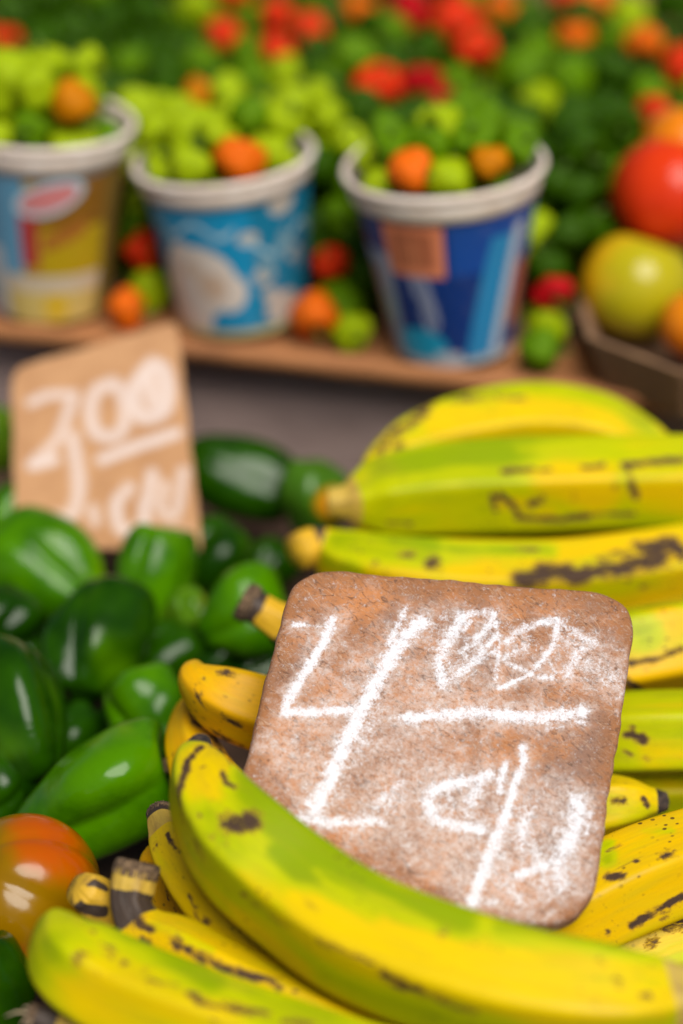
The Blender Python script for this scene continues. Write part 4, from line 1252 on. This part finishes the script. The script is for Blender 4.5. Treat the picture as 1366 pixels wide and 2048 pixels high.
spots = [(430, 60, 4), (470, 15, 4), (540, 130, 4), (645, 65, 4), (750, 15, 4), (800, 10, 5), (850, 18, 5), (960, 85, 4), (1010, 105, 3), (1130, 15, 4), (1145, 90, 3), (1285, 100, 3), (795, 165, 4), (850, 170, 5),
         (868, 205, 5), (1290, 235, 4), (285, 515, 4), (255, 612, 3), (645, 495, 4), (603, 685, 3), (5, 80, 4), (400, 180, 6), (1060, 600, 5), (1000, 8, 3), (1190, 395, 4), (700, 5, 3), (910, 20, 4), (250, 15, 1), (1200, 30, 3), (590, 20, 4), (1340, 150, 4)]
cup_spots = [[(190, 215, 6, 1.05), (100, 180, 2, 1.2), (40, 200, 2, 1.2), (180, 145, 2, 1.1)], [(502, 285, 3, 1.08), (330, 270, 2, 1.1), (400, 300, 2, 1.1), (580, 262, 2, 1.2), (310, 225, 2, 1.1)], [(782, 345, 3, 0.92), (932, 318, 6, 0.95), (850, 310, 0, 1.1), (1020, 290, 0, 1.2), (870, 350, 2, 1.0)]]

def deposit(cands, existing, rad, floor):
    """lowest resting height for spheres dropped at the candidate points"""
    z = np.array([floor(c) + rad for c in cands])
    if len(existing):
        E = np.array(existing)
        d2 = ((cands[:, None, :] - E[None, :, :2]) ** 2).sum(2)
        s2_ = (E[None, :, 3] + rad) ** 2 - d2
        zz = np.where(s2_ > 0, E[None, :, 2] + np.sqrt(np.maximum(s2_, 0)), -1)
        z = np.maximum(z, zz.max(1))
    return z

# fill the cups
rgc = np.random.default_rng(5)
cup_lab = ["{} lobed pepper heaped in the left-hand cup with yellow print", "{} lobed pepper heaped in the light blue middle cup", "{} lobed pepper heaped in the dark blue right cup"]
for ci, cu in enumerate(cups):
    m3 = np.array(orient(cu['ax']).to_3x3())
    ex = []
    for it in range(420):
        r = rgc.uniform(0.0074, 0.0108) * (1.06 if ci == 0 else 1.0) * (1.0 if it < 180 else 0.88)
        if it == 0:
            ex = []
        best = None
        cand = rgc.uniform(-1, 1, (90, 2)) * cu['r1']
        zz = deposit(cand, ex, r * 0.93, lambda c: 0.004)
        lim = cu['r0'] + (cu['r1'] - cu['r0']) * np.clip(zz / cu['H'], 0, 1.0) - r * 0.98
        ok = (np.linalg.norm(cand, axis=1) < lim)
        if not ok.any():
            continue
        zz[~ok] = 9
        j = zz.argmin()
        top_lim = cu['H'] + (0.007, 0.006, 0.006)[ci] + (0.020, 0.013, 0.009)[ci] * (1 - (np.linalg.norm(cand[j]) / cu['r1']) ** 2)
        if zz[j] > top_lim:
            continue
        ex.append((cand[j, 0], cand[j, 1], zz[j], r * 0.93))
    W = [cu['b'] + m3 @ np.array(e[:3]) for e in ex]
    mi_of = [(2 if rgc.random() < (.8 if ci < 2 else .4) else 0) for _ in ex]
    uniq = {}
    topz = cu['H'] - 0.022
    for (sx, sy, mi, grow) in cup_spots[ci]:
        bi, bd_ = None, 1e9
        for i, w_ in enumerate(W):
            if ex[i][2] < topz or i in uniq:
                continue
            X, Y, dep = proj(w_)
            dd = math.hypot(X - sx, Y - sy) + 900 * (dep - 0.95) - 1500 * (ex[i][2] - topz)
            if dd < bd_:
                bi, bd_ = i, dd
        if bi is not None:
            mi_of[bi] = mi
            uniq[bi] = grow
    for i, w_ in enumerate(W):
        if ex[i][2] < cu['H'] * 0.55:
            continue
        mi = mi_of[i]
        place_chili(np.asarray(w_) + np.array([0, -0.25, 1.0]) * ex[i][3] * (uniq.get(i, 1.0) - 1.0), ex[i][3] * uniq.get(i, 1.0), mi, cup_lab[ci].format(NAMES[mi]), "%s peppers in the %s cup" % (NAMES[mi], ('left', 'middle', 'right')[ci]), rgc)

# heap in the tray
rgh = np.random.default_rng(21)
ex = []
cup_xy = [(np.array([c['b'][0], c['b'][1]]), np.array([c['top'][0], c['top'][1]]), c) for c in cups]
def tray_ok(p, z, r):
    l = p - T0
    lx, ly = l @ EX, l @ EY
    if ly < 0.004 + r * 0.8 or ly > 0.352 - r * 0.6 or abs(lx + 0.05) > 0.37:
        return False
    for b2, t2, c in cup_xy:
        q = np.clip((z + 0.010 - c['b'][2]) / c['H'], 0, 1)
        cc = b2 + (t2 - b2) * q
        if np.linalg.norm(p - cc) < c['r0'] + (c['r1'] * 1.07 - c['r0']) * q + r * 0.97 and z < c['top'][2] + 0.012:
            return False
    if z < 0.110 and np.linalg.norm(p - oc[:2]) < 0.0585 + r * 0.95:
        return False
    for tx in TOM:
        if np.linalg.norm(np.array([p[0], p[1], z]) - tx[:3]) < tx[3] + r * 0.95:
            return False
    return True
TOM = [(*at(1336, 388, .128), .026), (*at(1372, 300, .140), .021), (*at(1272, 572, .1035), .024), (*at(1392, 652, .102), .016)]
TOM = [np.array(t_) for t_ in TOM]
def visible(p, z):
    X, Y, dep = proj(np.array([p[0], p[1], z]))
    return -110 < X < 1470 and -90 < Y < 860
fails = 0
def floor_h(c):
    l = np.asarray(c) - T0
    return float(base_h(l @ EY))
while len(ex) < 900 and fails < 60:
    r = rgh.uniform(0.0088, 0.0118)
    if rgh.random() < 0.06:
        r = rgh.uniform(0.0125, 0.0145)
    lx = rgh.uniform(-0.30, 0.24, 110); ly = rgh.uniform(0.006, 0.345, 110)
    cand = T0[None] + lx[:, None] * EX[None] + ly[:, None] * EY[None]
    zz = deposit(cand, ex, r * 0.93, floor_h)
    # heap height allowed: climbs away from the front edge
    hl = FLOOR + 0.020 + 0.038 * smooth(0.03, 0.11, ly) + 0.004 * smooth(0.14, 0.3, ly) - 0.022 * smooth(0.02, 0.16, lx) * smooth(0.2, 0.34, ly)
    score = zz - hl
    done = False
    for j in np.argsort(score)[:60]:
        if score[j] > 0:
            break
        if visible(cand[j], zz[j]) and tray_ok(cand[j], zz[j], r):
            ex.append((cand[j, 0], cand[j, 1], zz[j], r * 0.93))
            done = True
            break
    fails = 0 if done else fails + 1
fails = 0
while fails < 260:
    r = rgh.uniform(0.0080, 0.0105)
    lx = rgh.uniform(-0.28, 0.16, 90); ly = rgh.uniform(0.006, 0.115, 90)
    cand = T0[None] + lx[:, None] * EX[None] + ly[:, None] * EY[None]
    zz = deposit(cand, ex, r * 0.93, floor_h)
    score = zz - (FLOOR + 0.022 + 0.050 * smooth(0.02, 0.10, ly))
    done = False
    for j in np.argsort(score):
        if score[j] > 0:
            break
        if visible(cand[j], zz[j]) and tray_ok(cand[j], zz[j], r):
            ex.append((cand[j, 0], cand[j, 1], zz[j], r * 0.93))
            done = True
            break
    fails = 0 if done else fails + 1
EXA = np.array(ex)
PX = np.array([proj(e[:3])[:2] for e in EXA])
DEP = np.array([proj(e[:3])[2] for e in EXA])
# how open each one lies to the viewer: how many others sit in front of it
cover = np.zeros(len(ex))
for i in range(len(ex)):
    d = np.hypot(PX[:, 0] - PX[i, 0], PX[:, 1] - PX[i, 1])
    cover[i] = ((d < 42) & (DEP < DEP[i] - 0.006)).sum()
order = np.argsort(cover * 1.0 + DEP * 0.5)
mi_of = rgh.choice([0, 1, 2], len(ex), p=[.44, .46, .10])
for i in range(len(ex)):
    if PX[i, 0] < 330 and PX[i, 1] < 180:
        mi_of[i] = 1 if rgh.random() < .7 else 0
    elif 230 < PX[i, 0] < 720 and 180 < PX[i, 1] < 330:
        mi_of[i] = 2
own = {}
own_txt = {(285, 515): "red pepper in the gap between the left and middle cups", (255, 612): "orange pepper at the foot of the left cup, beside the middle cup", (645, 495): "red pepper in the gap between the light blue and dark blue cups",
           (603, 685): "orange pepper at the right foot of the light blue cup", (1290, 235): "red pepper just left of the stacked tomatoes", (540, 130): "lone red pepper in the heap straight above the middle cup",
           (1060, 600): "crimson pepper at the right side of the dark blue cup", (5, 80): "red pepper at the left edge of the heap above the left cup", (1285, 100): "orange pepper in the heap near the top right corner", (400, 180): "amber pepper right behind the middle cup"}
for (sx, sy, mi) in spots:
    dp = np.hypot(PX[:, 0] - sx, PX[:, 1] - sy)
    d = dp + cover * 26
    for o_ in own:
        d[o_] += 500
    j = int(d.argmin())
    if d[j] < 110:
        mi_of[j] = mi
        if (sx, sy) in own_txt and dp[j] < 60 and cover[j] <= 1:
            own[j] = own_txt[(sx, sy)]
keep = set(order[:292].tolist())
groups = {0: "green peppers heaped in the orange tray", 1: "dark green peppers heaped in the orange tray", 2: "yellow-green peppers heaped in the orange tray", 3: "orange peppers heaped in the orange tray", 4: "red peppers heaped in the orange tray", 5: "crimson peppers heaped in the orange tray", 6: "amber peppers heaped in the orange tray"}
for i in sorted(keep):
    place_chili(EXA[i, :3], EXA[i, 3], int(mi_of[i]), own.get(i, "small %s lobed pepper heaped loose in the orange tray behind the cups" % NAMES[mi_of[i]]), groups[int(mi_of[i])], rgh)
# the buried rest as one mass
vs, fs = [], []
for i in range(len(ex)):
    if i in keep:
        continue
    V, F = shapes[i % 5]
    q = np.array(orient(Vector((rgh.normal(), rgh.normal(), rgh.normal())), 0).to_3x3())
    o_ = len(vs)
    vs += list((V * EXA[i, 3]) @ q.T + EXA[i, :3])
    fs += [tuple(o_ + a for a in f) for f in F]
if vs:
    ms = mesh_obj("buried_peppers", vs, fs, M['chili'][1])
    ms['kind'] = 'stuff'
    tag(ms, "dark green mass of small peppers buried deep in the heap", "peppers")
print("HEAP", len(ex), "kept", len(keep))
